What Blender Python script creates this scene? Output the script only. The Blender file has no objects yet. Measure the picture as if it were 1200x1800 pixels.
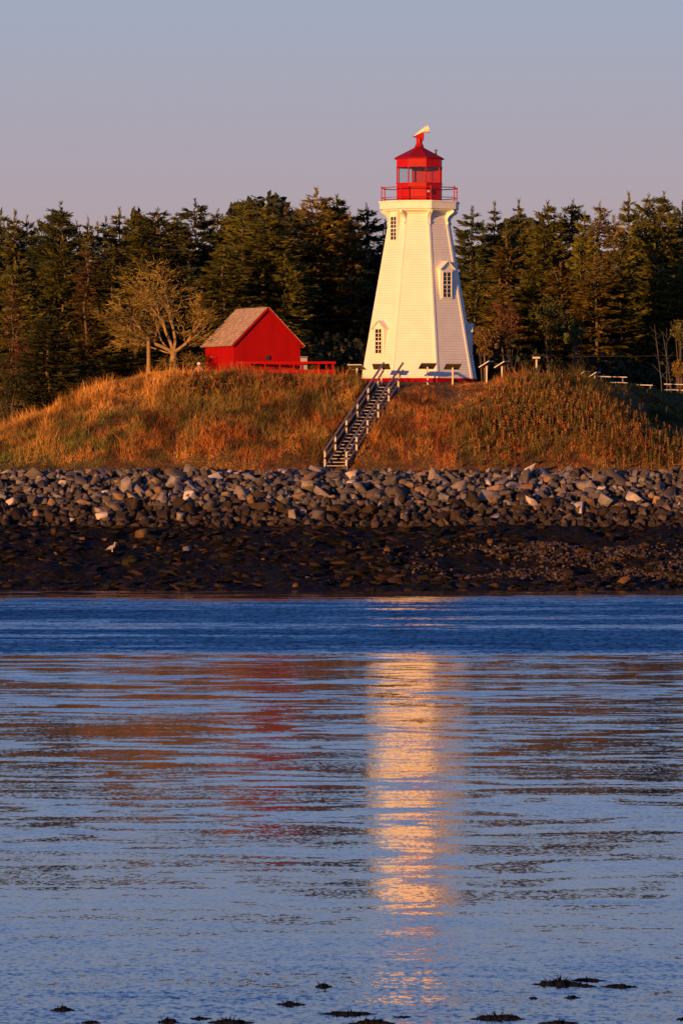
import bpy, bmesh, math, random
import numpy as np
from mathutils import Vector, Matrix
R = math.radians
random.seed(7)
rng = np.random.default_rng(11)
scene = bpy.context.scene
COL = scene.collection

# ------------------------------------------------------------------ camera, sky, sun, exposure
F = 9480.0          # focal length in photo pixels (1200 x 1800)
EYE = 6.0
HOR = 810.0         # eye level row
cam_d = bpy.data.cameras.new("camera")
cam = bpy.data.objects.new("camera", cam_d); COL.objects.link(cam)
cam.location = (0, 0, EYE); cam.rotation_euler = (R(90), 0, 0)
cam_d.sensor_fit = 'VERTICAL'; cam_d.sensor_height = 36; cam_d.lens = F / 1800 * 36
cam_d.shift_y = -90 / 1800
cam_d.clip_start = 1; cam_d.clip_end = 20000
scene.camera = cam

SUN_AZ, SUN_EL = -34.0, 3.4     # azimuth measured from the camera's back, to its left
to_sun = Vector((math.sin(R(SUN_AZ)) * math.cos(R(SUN_EL)), -math.cos(R(SUN_AZ)) * math.cos(R(SUN_EL)), math.sin(R(SUN_EL))))
world = bpy.data.worlds.new("World"); scene.world = world; world.use_nodes = True
nt = world.node_tree; nt.nodes.clear()
wo = nt.nodes.new('ShaderNodeOutputWorld'); bg = nt.nodes.new('ShaderNodeBackground')
sky = nt.nodes.new('ShaderNodeTexSky'); sky.sky_type = 'NISHITA'; sky.sun_disc = False
sky.sun_elevation = R(SUN_EL); sky.sun_rotation = math.atan2(to_sun.x, to_sun.y)
tc = nt.nodes.new('ShaderNodeTexCoord'); sp = nt.nodes.new('ShaderNodeSeparateXYZ')
rp = nt.nodes.new('ShaderNodeValToRGB')
nt.links.new(tc.outputs['Generated'], sp.inputs[0]); nt.links.new(sp.outputs['Z'], rp.inputs[0])
stops = [(0.0, (.44, .30, .32)), (.04, (.41, .325, .365)), (.083, (.33, .37, .49)), (.15, (.25, .36, .64)),
         (.32, (.038, .15, .50)), (.6, (.018, .08, .30)), (1.0, (.008, .035, .16))]
cr = rp.color_ramp
while len(cr.elements) < len(stops): cr.elements.new(.5)
for e, (p, c) in zip(cr.elements, stops): e.position = p; e.color = (*c, 1)
mx = nt.nodes.new('ShaderNodeMix'); mx.data_type = 'RGBA'; mx.inputs[0].default_value = .93
sc_ = nt.nodes.new('ShaderNodeVectorMath'); sc_.operation = 'SCALE'; sc_.inputs['Scale'].default_value = .10
nt.links.new(sky.outputs[0], sc_.inputs[0]); nt.links.new(sc_.outputs[0], mx.inputs[6]); nt.links.new(rp.outputs[0], mx.inputs[7])
nt.links.new(mx.outputs[2], bg.inputs[0]); bg.inputs[1].default_value = .84
nt.links.new(bg.outputs[0], wo.inputs[0])

sun_d = bpy.data.lights.new("sun", 'SUN'); sun_d.energy = 5.0; sun_d.angle = R(.5); sun_d.color = (1, .475, .135)
sun = bpy.data.objects.new("sun", sun_d); COL.objects.link(sun); sun.location = (-80, 100, 60)
sun.rotation_euler = to_sun.to_track_quat('Z', 'Y').to_euler()
vs = scene.view_settings; vs.view_transform = 'Standard'; vs.look = 'None'; vs.gamma = 1; vs.exposure = 0.4

# ------------------------------------------------------------------ helpers
def PX(px, Y): return (px - 600) * Y / F
def PZ(py, Y): return EYE + (HOR - py) * Y / F
def P(px, py, Y): return Vector((PX(px, Y), Y, PZ(py, Y)))

def tag(o, label=None, cat=None, group=None, kind=None):
    if label: o['label'] = label
    if cat: o['category'] = cat
    if group: o['group'] = group
    if kind: o['kind'] = kind
    return o
def empty(name, loc, rz=0.0, **k):
    o = bpy.data.objects.new(name, None); o.location = loc; o.rotation_euler = (0, 0, rz); o.empty_display_size = .3
    COL.objects.link(o); return tag(o, **k)
def children(o): return [c for c in bpy.data.objects if c.parent == o]

class MB:
    def __init__(s): s.v = []; s.f = []; s.c = []
    def add(s, vs_, fs):
        n = len(s.v); s.v += [tuple(v) for v in vs_]; s.f += [tuple(i + n for i in f) for f in fs]; return s
    def box(s, c, size, ax=None, ay=None, az=None):
        c = Vector(c); ax = Vector(ax or (1, 0, 0)); ay = Vector(ay or (0, 1, 0)); az = Vector(az or (0, 0, 1))
        vs_ = []
        for k in (-.5, .5):
            for j in (-.5, .5):
                for i in (-.5, .5): vs_.append(c + ax * size[0] * i + ay * size[1] * j + az * size[2] * k)
        return s.add(vs_, [(0, 2, 3, 1), (4, 5, 7, 6), (0, 1, 5, 4), (2, 6, 7, 3), (0, 4, 6, 2), (1, 3, 7, 5)])
    def bar(s, a, b, w, h, up=(0, 0, 1)):
        a = Vector(a); b = Vector(b); d = (b - a); L = d.length; d.normalize()
        up = Vector(up); sd = d.cross(up)
        if sd.length < 1e-4: sd = Vector((1, 0, 0))
        sd.normalize(); u = sd.cross(d).normalized()
        return s.box((a + b) / 2, (L, w, h), d, sd, u)
    def tube(s, pts, rad, n=8, cap=True):
        pts = [Vector(p) for p in pts]
        if not isinstance(rad, (list, tuple)): rad = [rad] * len(pts)
        base = len(s.v); prev = None
        for i, p in enumerate(pts):
            d = (pts[min(i + 1, len(pts) - 1)] - pts[max(i - 1, 0)]).normalized()
            if prev is None:
                u = d.orthogonal().normalized()
            else:
                u = (prev - d * prev.dot(d)).normalized()
            prev = u; w = d.cross(u)
            for k in range(n):
                a = 2 * math.pi * k / n
                s.v.append(tuple(p + (u * math.cos(a) + w * math.sin(a)) * rad[i]))
        for i in range(len(pts) - 1):
            for k in range(n):
                a = base + i * n + k; b = base + i * n + (k + 1) % n
                s.f.append((a, b, b + n, a + n))
        if cap:
            s.f.append(tuple(base + k for k in range(n))[::-1]); e = base + (len(pts) - 1) * n
            s.f.append(tuple(e + k for k in range(n)))
        return s
    def loft(s, rings, cap=True, closed=True):
        base = len(s.v); n = len(rings[0])
        for r in rings: s.v += [tuple(p) for p in r]
        for i in range(len(rings) - 1):
            for k in range(n if closed else n - 1):
                a = base + i * n + k; b = base + i * n + (k + 1) % n
                s.f.append((a, b, b + n, a + n))
        if cap:
            s.f.append(tuple(base + k for k in range(n))[::-1]); e = base + (len(rings) - 1) * n
            s.f.append(tuple(e + k for k in range(n)))
        return s
    def build(s, name, m, parent=None, smooth=False, bevel=0):
        me = bpy.data.meshes.new(name); me.from_pydata(s.v, [], s.f); me.update()
        o = bpy.data.objects.new(name, me); COL.objects.link(o)
        for mm in (m if isinstance(m, list) else [m]): me.materials.append(mm)
        bm = bmesh.new(); bm.from_mesh(me); bmesh.ops.recalc_face_normals(bm, faces=bm.faces); bm.to_mesh(me); bm.free()
        if smooth:
            for p in me.polygons: p.use_smooth = True
        if bevel:
            b = o.modifiers.new('bevel', 'BEVEL'); b.width = bevel; b.segments = 2
        if parent: o.parent = parent
        return o
def fast_mesh(name, V, Fc, nv, mats, colors=None, smooth=False, mat_idx=None):
    """V (n,3), Fc flat loops, nv verts per face"""
    me = bpy.data.meshes.new(name)
    nf = len(Fc) // nv
    me.vertices.add(len(V)); me.vertices.foreach_set('co', np.ascontiguousarray(V, dtype=np.float32).ravel())
    me.loops.add(len(Fc)); me.loops.foreach_set('vertex_index', np.ascontiguousarray(Fc, dtype=np.int32))
    me.polygons.add(nf); me.polygons.foreach_set('loop_start', np.arange(0, nf * nv, nv, dtype=np.int32))
    me.polygons.foreach_set('loop_total', np.full(nf, nv, dtype=np.int32))
    if mat_idx is not None: me.polygons.foreach_set('material_index', mat_idx.astype(np.int32))
    if smooth: me.polygons.foreach_set('use_smooth', np.ones(nf, dtype=bool))
    me.update(calc_edges=True)
    if colors is not None:
        at = me.color_attributes.new('col', 'FLOAT_COLOR', 'POINT')
        c4 = np.ones((len(V), 4), dtype=np.float32); c4[:, :3] = colors
        at.data.foreach_set('color', c4.ravel())
    for m in mats: me.materials.append(m)
    return me
def link(name, me, parent=None, loc=(0, 0, 0)):
    o = bpy.data.objects.new(name, me); COL.objects.link(o); o.location = loc
    if parent: o.parent = parent
    return o

# value noise in numpy
def vnoise(x, y, seed=0):
    xi = np.floor(x).astype(np.int64); yi = np.floor(y).astype(np.int64); xf = x - xi; yf = y - yi
    u = xf * xf * (3 - 2 * xf); v = yf * yf * (3 - 2 * yf)
    def h(a, b):
        n = (a * 374761393 + b * 668265263 + seed * 1442695041) & 0xffffffff
        n = ((n ^ (n >> 13)) * 1274126177) & 0xffffffff
        return ((n ^ (n >> 16)) & 0xffff) / 65535.0
    return (h(xi, yi) * (1 - u) + h(xi + 1, yi) * u) * (1 - v) + (h(xi, yi + 1) * (1 - u) + h(xi + 1, yi + 1) * u) * v
def fbm(x, y, seed=0, o=4):
    r = 0; a = 1; t = 0
    for i in range(o):
        r = r + a * vnoise(x * 2 ** i + 17.3 * i, y * 2 ** i + 5.1 * i, seed + i); t += a; a *= .5
    return r / t
def sstep(a, b, x):
    t = np.clip((x - a) / (b - a), 0, 1); return t * t * (3 - 2 * t)

# ------------------------------------------------------------------ materials
def mat(name, base, rough=.6, var=0.0, scale=3.0, bump=0.0, bscale=20, metallic=0.0, attr=False, objvar=0.0, spec=.5, coord='Object', stretch=(1, 1, 1), dark=None):
    m = bpy.data.materials.new(name); m.use_nodes = True; t = m.node_tree; b = t.nodes['Principled BSDF']
    b.inputs['Roughness'].default_value = rough; b.inputs['Metallic'].default_value = metallic
    b.inputs['Specular IOR Level'].default_value = spec
    if attr:
        a = t.nodes.new('ShaderNodeAttribute'); a.attribute_name = 'col'; src = a.outputs['Color']
    else:
        c = t.nodes.new('ShaderNodeRGB'); c.outputs[0].default_value = (*base, 1); src = c.outputs[0]
    tx = t.nodes.new('ShaderNodeTexCoord'); mp = t.nodes.new('ShaderNodeMapping'); mp.inputs['Scale'].default_value = stretch
    t.links.new(tx.outputs[coord], mp.inputs[0])
    if var:
        n = t.nodes.new('ShaderNodeTexNoise'); n.inputs['Scale'].default_value = scale; n.inputs['Detail'].default_value = 5
        t.links.new(mp.outputs[0], n.inputs['Vector'])
        mr = t.nodes.new('ShaderNodeMapRange'); mr.inputs[1].default_value = .3; mr.inputs[2].default_value = .7
        mr.inputs[3].default_value = 1 - var; mr.inputs[4].default_value = 1 + var
        t.links.new(n.outputs[0], mr.inputs[0])
        if dark is not None:
            mm = t.nodes.new('ShaderNodeMix'); mm.data_type = 'RGBA'; mm.inputs[6].default_value = (*dark, 1)
            mr.inputs[3].default_value = 0; mr.inputs[4].default_value = 1
            t.links.new(mr.outputs[0], mm.inputs[0]); t.links.new(src, mm.inputs[7]); src = mm.outputs[2]
        else:
            v = t.nodes.new('ShaderNodeVectorMath'); v.operation = 'SCALE'
            t.links.new(src, v.inputs[0]); t.links.new(mr.outputs[0], v.inputs['Scale']); src = v.outputs[0]
    if objvar:
        oi = t.nodes.new('ShaderNodeObjectInfo'); mr = t.nodes.new('ShaderNodeMapRange')
        mr.inputs[3].default_value = 1 - objvar; mr.inputs[4].default_value = 1 + objvar
        t.links.new(oi.outputs['Random'], mr.inputs[0])
        v = t.nodes.new('ShaderNodeVectorMath'); v.operation = 'SCALE'
        t.links.new(src, v.inputs[0]); t.links.new(mr.outputs[0], v.inputs['Scale']); src = v.outputs[0]
    t.links.new(src, b.inputs['Base Color'])
    if bump:
        n = t.nodes.new('ShaderNodeTexNoise'); n.inputs['Scale'].default_value = bscale; n.inputs['Detail'].default_value = 5
        t.links.new(mp.outputs[0], n.inputs['Vector'])
        bp = t.nodes.new('ShaderNodeBump'); bp.inputs['Strength'].default_value = 1; bp.inputs['Distance'].default_value = bump
        t.links.new(n.outputs[0], bp.inputs['Height']); t.links.new(bp.outputs[0], b.inputs['Normal'])
    return m
M = {}
M['white'] = mat('white_paint', (.80, .75, .64), .55, var=.05, scale=1.5, bump=.002, bscale=30)
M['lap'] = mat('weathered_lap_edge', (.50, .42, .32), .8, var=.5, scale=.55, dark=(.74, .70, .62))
M['red'] = mat('red_paint', (.40, .005, .006), .5, var=.10, scale=2.5, spec=.2)
M['barn'] = mat('barn_red_paint', (.33, .004, .005), .85, var=.12, scale=2.0, stretch=(1, 1, .3), spec=.08)
M['roofred'] = mat('dark_red_roof_paint', (.26, .006, .012), .55, var=.15, scale=3, spec=.15)
M['glass_dark'] = mat('window_glass', (.01, .012, .015), .05)
M['dark'] = mat('dark_iron', (.03, .03, .032), .5)
M['wood'] = mat('weathered_wood', (.40, .33, .26), .8, var=.25, scale=4, bump=.003, stretch=(1, 1, 1))
M['wood_grey'] = mat('grey_wood', (.20, .17, .16), .8, var=.3, scale=5)
M['post'] = mat('pale_post_paint', (.62, .52, .40), .6, var=.1)
M['board_back'] = mat('brown_board_back', (.10, .075, .05), .7, var=.1)
M['board_edge'] = mat('pale_board_edge', (.55, .47, .38), .5, var=.1)
M['shingle'] = mat('cedar_shingle', (.42, .29, .20), .9, var=.35, scale=3.5, bump=.012, bscale=9)
M['bark'] = mat('spruce_bark', (.10, .07, .05), .9, var=.4, scale=6, bump=.01)
M['bare_bark'] = mat('pale_dead_bark', (.28, .18, .07), .85, var=.3, scale=5, bump=.01)
M['birch'] = mat('birch_bark', (.055, .05, .048), .8, var=.3, scale=4)  # birch bark kept very dark: shade on the stems painted into it
M['peach'] = mat('pale_vent_paint', (.85, .70, .52), .35, var=.05)
M['grey_box'] = mat('grey_metal_cabinet', (.32, .28, .26), .5, var=.1)
M['leaf'] = mat('needles', (1, 1, 1), .75, attr=True, objvar=.28, spec=.15)
M['grass'] = mat('grass_blades', (1, 1, 1), .7, attr=True, spec=.2)
M['rockbits'] = mat('stone_mix', (1, 1, 1), .85, attr=True, var=.25, scale=4, bump=.02, bscale=6, spec=.3)
M['weedrock'] = mat('weed_covered_stone', (1, 1, 1), .7, attr=True, var=.5, scale=8, bump=.04, bscale=12, spec=.15)
M['seaweed'] = mat('wet_seaweed', (.008, .007, .006), .7, spec=.08)

# glass that really lets the sky through
mg = bpy.data.materials.new('lantern_glass'); mg.use_nodes = True; t = mg.node_tree; t.nodes.clear()
o_ = t.nodes.new('ShaderNodeOutputMaterial'); tr = t.nodes.new('ShaderNodeBsdfTransparent'); gl = t.nodes.new('ShaderNodeBsdfGlossy')
tr.inputs[0].default_value = (.93, .95, .94, 1); gl.inputs['Roughness'].default_value = .03
ms = t.nodes.new('ShaderNodeMixShader'); ms.inputs[0].default_value = .04
t.links.new(tr.outputs[0], ms.inputs[1]); t.links.new(gl.outputs[0], ms.inputs[2]); t.links.new(ms.outputs[0], o_.inputs[0])
M['glass'] = mg

# hill soil
def ramp_mat(name, coordscale, stops_, rough, bump, bscale, scale, detail=6):
    m = bpy.data.materials.new(name); m.use_nodes = True; t = m.node_tree; b = t.nodes['Principled BSDF']
    b.inputs['Roughness'].default_value = rough; b.inputs['Specular IOR Level'].default_value = .25
    tx = t.nodes.new('ShaderNodeTexCoord'); mp = t.nodes.new('ShaderNodeMapping'); mp.inputs['Scale'].default_value = coordscale
    t.links.new(tx.outputs['Object'], mp.inputs[0])
    n = t.nodes.new('ShaderNodeTexNoise'); n.inputs['Scale'].default_value = scale; n.inputs['Detail'].default_value = detail
    t.links.new(mp.outputs[0], n.inputs['Vector'])
    r = t.nodes.new('ShaderNodeValToRGB')
    while len(r.color_ramp.elements) < len(stops_): r.color_ramp.elements.new(.5)
    for e, (p, c) in zip(r.color_ramp.elements, stops_): e.position = p; e.color = (*c, 1)
    t.links.new(n.outputs[0], r.inputs[0]); t.links.new(r.outputs[0], b.inputs['Base Color'])
    n2 = t.nodes.new('ShaderNodeTexNoise'); n2.inputs['Scale'].default_value = bscale; n2.inputs['Detail'].default_value = 6
    t.links.new(mp.outputs[0], n2.inputs['Vector'])
    bp = t.nodes.new('ShaderNodeBump'); bp.inputs['Distance'].default_value = bump
    t.links.new(n2.outputs[0], bp.inputs['Height']); t.links.new(bp.outputs[0], b.inputs['Normal'])
    return m
M['soil'] = ramp_mat('hill_turf', (1, 1, 1), [(.3, (.07, .045, .015)), (.5, (.14, .07, .022)), (.7, (.20, .09, .022))], .95, .08, 3, .9)
M['beach'] = ramp_mat('weedy_beach', (1, 1, 1), [(.3, (.004, .003, .0015)), (.5, (.008, .005, .0025)), (.66, (.017, .010, .005)), (.75, (.008, .008, .003))], .8, .25, 3.5, 1.6)
M['beach'].node_tree.nodes['Principled BSDF'].inputs['Specular IOR Level'].default_value = .12

# ------------------------------------------------------------------ terrain
cx_px = np.array([-400, -200, 0, 60, 100, 150, 200, 260, 350, 500, 560, 620, 680, 740, 840, 870, 900, 950, 1000, 1050, 1120, 1200, 1500])
cx_py = np.array([790, 775, 762, 737, 718, 698, 679, 667, 664, 667, 673, 676, 677, 677, 676.5, 675, 672, 669, 672, 676, 682, 690, 705])
cx_x = (cx_px - 600) * 290 / F
cx_z = EYE + (HOR - cx_py) * 290 / F
def terrain(x, y):
    x = np.asarray(x, dtype=float); y = np.asarray(y, dtype=float)
    zc = np.interp(x, cx_x, cx_z)
    rec = sstep(13.5, 22, x)
    Yc = 290 + 17 * rec - 2 * sstep(-8, -20, x)
    zlow = 5.45 + 1.1 * rec * sstep(277, 283, y)
    y0 = 277 + 7 * rec
    t = np.clip((y - y0) / (Yc - y0), 0, 1)
    s = .72 * t + .28 * np.sin(np.pi * t / 2)
    s = np.where(t > .85, s + 0, s)
    hill = zlow + (zc - zlow) * s
    back = sstep(0, 8, y - Yc) * (.22 * sstep(-2, 3, x) * sstep(14, 9, x) + .05) - sstep(308, 322, y) * (1.2 + 1.0 * sstep(3, 8, x))
    far = np.where(y > Yc, back, 0)
    # rocky foreshore
    beach = np.interp(y, [150, 200, 238, 250, 254.5, 268, 275.5, 277, 300], [-3, -1.5, -.35, 0, .35, 2.85, 5.3, 5.45, 5.45])
    z = np.where(y < 277, beach, hill + far)
    n = (fbm(x * .35, y * .35, 3) - .5) * .5 * sstep(277.5, 281, y) * (1 - .85 * sstep(292, 295, y) * sstep(-6, -3, x) * sstep(13, 9, x))
    nb = ((fbm(x * .5, y * .45, 9) - .5) * .7 + (fbm(x * 1.7, y * 1.7, 21) - .5) * .45) * sstep(247.5, 252, y) * sstep(268.5, 266, y)
    nb = nb + (fbm(x * .22, y * .5, 5) - .5) * .16 * sstep(240, 250, y) * sstep(257, 252, y)
    z = z + n + nb
    # bench cut under the stairs
    tt = np.clip((y - ST_Y0) / (ST_Y1 - ST_Y0), 0, 1)
    sx = ST_X0 + (ST_X1 - ST_X0) * tt; sz = ST_Z0 + (ST_Z1 - ST_Z0) * tt
    d = np.abs(x - sx)
    inside = sstep(1.1, .6, d) * (y > ST_Y0 - .5) * (y < ST_Y1 + .3)
    z = np.where(inside > 0, z * (1 - inside) + np.minimum(z, sz - .22) * inside, z)
    return z
a_ = P(588, 824, 277.6); b_ = P(683, 680, 290.6)
ST_X0, ST_Y0, ST_Z0 = a_; ST_X1, ST_Y1, ST_Z1 = b_
def tz(x, y): return float(terrain(np.array([x]), np.array([y]))[0])

def grid_mesh(name, xs, ys, m):
    X, Y = np.meshgrid(xs, ys); Z = terrain(X, Y)
    V = np.stack([X.ravel(), Y.ravel(), Z.ravel()], 1); nx = len(xs); ny = len(ys)
    i = np.arange(ny - 1)[:, None] * nx + np.arange(nx - 1)[None]
    Fc = np.stack([i, i + 1, i + 1 + nx, i + nx], -1).reshape(-1)
    return link(name, fast_mesh(name, V, Fc, 4, [m], smooth=True))
xs_all = np.concatenate([[-6000, -2500, -1000, -400, -150, -80, -50, -38], np.arange(-30, 30.01, .22), [38, 50, 80, 150, 400, 1000, 2500, 6000]])
beach = grid_mesh('beach', xs_all, np.concatenate([[150, 180, 200, 220, 232], np.arange(238, 277.01, .25)]), M['beach']); tag(beach, kind='structure')
hill = grid_mesh('hill', xs_all, np.concatenate([np.arange(277, 300, .25), np.arange(300, 345, 1.0), [360, 400, 500, 800, 1500, 4000, 9000]]), M['soil']); tag(hill, kind='structure')

# ------------------------------------------------------------------ water
def water_mat():
    m = bpy.data.materials.new('sea_water'); m.use_nodes = True; t = m.node_tree; N = t.nodes; L = t.links
    b = N['Principled BSDF']; b.inputs['Base Color'].default_value = (.004, .014, .035, 1)
    b.inputs['Roughness'].default_value = .06; b.inputs['IOR'].default_value = 1.33; b.inputs['Specular IOR Level'].default_value = .5
    tc = N.new('ShaderNodeTexCoord')
    def noise(sc, detail=3, rough=.5, dist=0, off=(0, 0, 0)):
        mp = N.new('ShaderNodeMapping'); mp.inputs['Scale'].default_value = (sc[0], sc[1], 1); mp.inputs['Location'].default_value = off
        n = N.new('ShaderNodeTexNoise'); n.inputs['Scale'].default_value = 1; n.inputs['Detail'].default_value = detail
        n.inputs['Roughness'].default_value = rough; n.inputs['Distortion'].default_value = dist
        L.new(tc.outputs['Object'], mp.inputs[0]); L.new(mp.outputs[0], n.inputs['Vector']); return n
    def math_(op, a, b_=None, c=None):
        n = N.new('ShaderNodeMath'); n.operation = op
        for i, v in enumerate((a, b_, c)):
            if v is None: continue
            if isinstance(v, (int, float)): n.inputs[i].default_value = v
            else: L.new(v, n.inputs[i])
        return n.outputs[0]
    def mr(v, a, b_, c, d, smooth=True):
        n = N.new('ShaderNodeMapRange'); n.interpolation_type = 'SMOOTHSTEP' if smooth else 'LINEAR'
        n.inputs[1].default_value = a; n.inputs[2].default_value = b_; n.inputs[3].default_value = c; n.inputs[4].default_value = d
        L.new(v, n.inputs[0]); return n.outputs[0]
    def sl(n, A):      # centred noise vector times amplitude
        s = N.new('ShaderNodeVectorMath'); s.operation = 'SUBTRACT'; s.inputs[1].default_value = (.5, .5, .5); L.new(n.outputs['Color'], s.inputs[0])
        k = N.new('ShaderNodeVectorMath'); k.operation = 'SCALE'; L.new(s.outputs[0], k.inputs[0])
        if isinstance(A, (int, float)): k.inputs['Scale'].default_value = A
        else: L.new(A, k.inputs['Scale'])
        return k.outputs[0]
    def vadd(a, b_):
        s = N.new('ShaderNodeVectorMath'); s.operation = 'ADD'; L.new(a, s.inputs[0]); L.new(b_, s.inputs[1]); return s.outputs[0]
    sp = N.new('ShaderNodeSeparateXYZ'); L.new(tc.outputs['Object'], sp.inputs[0]); Y = sp.outputs['Y']
    wob = noise((.06, .02), 4); wobv = math_('MULTIPLY', math_('SUBTRACT', wob.outputs[0], .5), 26.0)
    Yw = math_('ADD', Y, wobv)
    wob2 = noise((.12, .06), 5, off=(9, 4, 0)); Yn = math_('ADD', Y, math_('MULTIPLY', math_('SUBTRACT', wob2.outputs[0], .5), 12.0))
    band = math_('MULTIPLY', mr(Yn, WB0 - 1.5, WB1 + 5, 0, 1), math_('MULTIPLY', mr(Yw, WB2, WB3, 1, 0), mr(noise((.03, .12), 4, off=(7, 1, 0)).outputs[0], .38, .56, .4, 1)))         # tide rip: fine steep ripples
    near = mr(Yw, 76, 55, 0, 1)                                                      # small chop close to the camera
    pat = noise((.045, .14), 5, .55, .8, off=(3, 8, 0)); patm = mr(pat.outputs[0], .43, .58, 0, 1)
    streak = noise((.30, .55), 5, .6, 1.4, off=(1, 2, 0)); stm = mr(streak.outputs[0], .38, .60, 0, 1)
    stm2 = math_('MULTIPLY', stm, math_('ADD', math_('MULTIPLY', patm, .6), .4))
    nearband = math_('MAXIMUM', band, math_('MULTIPLY', near, .42))
    # slope amplitudes
    A_fine = math_('ADD', math_('MULTIPLY', nearband, W_FB), math_('ADD', W_F0, math_('MULTIPLY', stm2, W_FS)))
    A_mid = math_('ADD', math_('MULTIPLY', band, W_MB), W_M0); A_near = math_('MULTIPLY', near, .20)
    v = vadd(sl(noise((11, 4), 3, off=(2, 9, 0)), A_near), vadd(sl(noise((.22, .55), 3, off=(5, 5, 0)), W_BIG), vadd(sl(noise((5.5, 1.2), 3), A_mid), sl(noise((15, 8), 2, .6), A_fine))))
    bias = math_('ADD', math_('MULTIPLY', band, W_BB), math_('ADD', math_('MULTIPLY', near, W_BN), math_('MULTIPLY', stm2, math_('ADD', W_BS, mr(Y, 105, 160, 0.004, .055)))))
    cb = N.new('ShaderNodeCombineXYZ'); cb.inputs[2].default_value = 1; L.new(math_('MULTIPLY', bias, -1.0), cb.inputs[1])
    sx_ = N.new('ShaderNodeSeparateXYZ'); L.new(v, sx_.inputs[0]); sv = N.new('ShaderNodeCombineXYZ')
    L.new(math_('MULTIPLY', sx_.outputs['X'], .8), sv.inputs[0])      # steep backs of the wavelets are hidden at this low angle
    L.new(math_('MULTIPLY', math_('MAXIMUM', sx_.outputs['Y'], math_('ADD', math_('MULTIPLY', near, -.014), W_CL)), -1.0), sv.inputs[1])
    nn = N.new('ShaderNodeVectorMath'); nn.operation = 'NORMALIZE'; L.new(vadd(cb.outputs[0], sv.outputs[0]), nn.inputs[0])
    L.new(nn.outputs[0], b.inputs['Normal'])
    return m
WB0, WB1, WB2, WB3 = 166.5, 168.5, 224, 243
W_CL = -.008
W_FB, W_F0, W_FS = .40, .095, .13
W_MB, W_M0 = .75, .02
W_BIG = .012
W_BB, W_BN, W_BS = .15, .009, .036
M['water'] = water_mat()
wv = MB(); wv.add([(-6000, -3000, 0), (6000, -3000, 0), (6000, 262, 0), (-6000, 262, 0)], [(0, 1, 2, 3)])
water = wv.build('water', M['water']); tag(water, kind='structure')

# ------------------------------------------------------------------ grass
def grass_field(name, n, xr, yr, hfun, cfun, width, seed, lean=.75, wfun=None):
    g = np.random.default_rng(seed)
    x = g.uniform(*xr, n); y = g.uniform(*yr, n)
    keep = g.uniform(0, 1, n) < (wfun(x, y) if wfun else 1)
    x = x[keep]; y = y[keep]; n = len(x)
    # clump the blades into tufts
    tx = np.round(x / .45 + (vnoise(x * 3, y * 3, 4) - .5)) * .45; ty = np.round(y / .45 + (vnoise(x * 3, y * 3, 8) - .5)) * .45
    k = g.uniform(.0, .75, n); k = k * (g.uniform(0, 1, n) < .6); x = x * (1 - k) + tx * k; y = y * (1 - k) + ty * k
    # nothing grows inside buildings or on the stairs
    tt = np.clip((y - ST_Y0) / (ST_Y1 - ST_Y0), 0, 1); ok = np.abs(x - (ST_X0 + (ST_X1 - ST_X0) * tt)) > np.where(y < ST_Y1 + .5, .72, 0)
    ok &= (x - LX) ** 2 + (y - LY) ** 2 > 3.45 ** 2
    x = x[ok]; y = y[ok]; n = len(x)
    z = terrain(x, y) - .03
    h = hfun(x, y, g.uniform(0, 1, n)) ; w = width * g.uniform(.6, 1.4, n)
    a = g.uniform(0, 2 * np.pi, n); la = g.uniform(0, 2 * np.pi, n); l = h * lean * g.uniform(0, 1, n)
    dx = np.cos(a) * w / 2; dy = np.sin(a) * w / 2
    ox = np.cos(la) * l; oy = np.sin(la) * l
    V = np.empty((n, 5, 3))
    V[:, 0] = np.stack([x - dx, y - dy, z], 1); V[:, 1] = np.stack([x + dx, y + dy, z], 1)
    V[:, 2] = np.stack([x + dx * .8 + ox * .35, y + dy * .8 + oy * .35, z + h * .55], 1)
    V[:, 3] = np.stack([x - dx * .8 + ox * .35, y - dy * .8 + oy * .35, z + h * .55], 1)
    V[:, 4] = np.stack([x + ox, y + oy, z + h], 1)
    c = cfun(x, y, h, g); C = np.repeat(c[:, None], 5, 1)
    i = np.arange(n)[:, None] * 5
    T = np.concatenate([i + np.array([[0, 1, 2]]), i + np.array([[0, 2, 3]]), i + np.array([[3, 2, 4]])], 1).reshape(-1)
    me = fast_mesh(name, V.reshape(-1, 3), T, 3, [M['grass']], C.reshape(-1, 3))
    return tag(link(name, me), kind='stuff')
LX, LY = PX(736.5, 300), 300.0
gold = np.array([.50, .23, .045]); rust = np.array([.36, .095, .020]); green = np.array([.10, .11, .022]); brown = np.array([.17, .080, .020]); tan = np.array([.48, .28, .12])
def lerp(a, b, t): return a * (1 - t[:, None]) + b * t[:, None]
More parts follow.
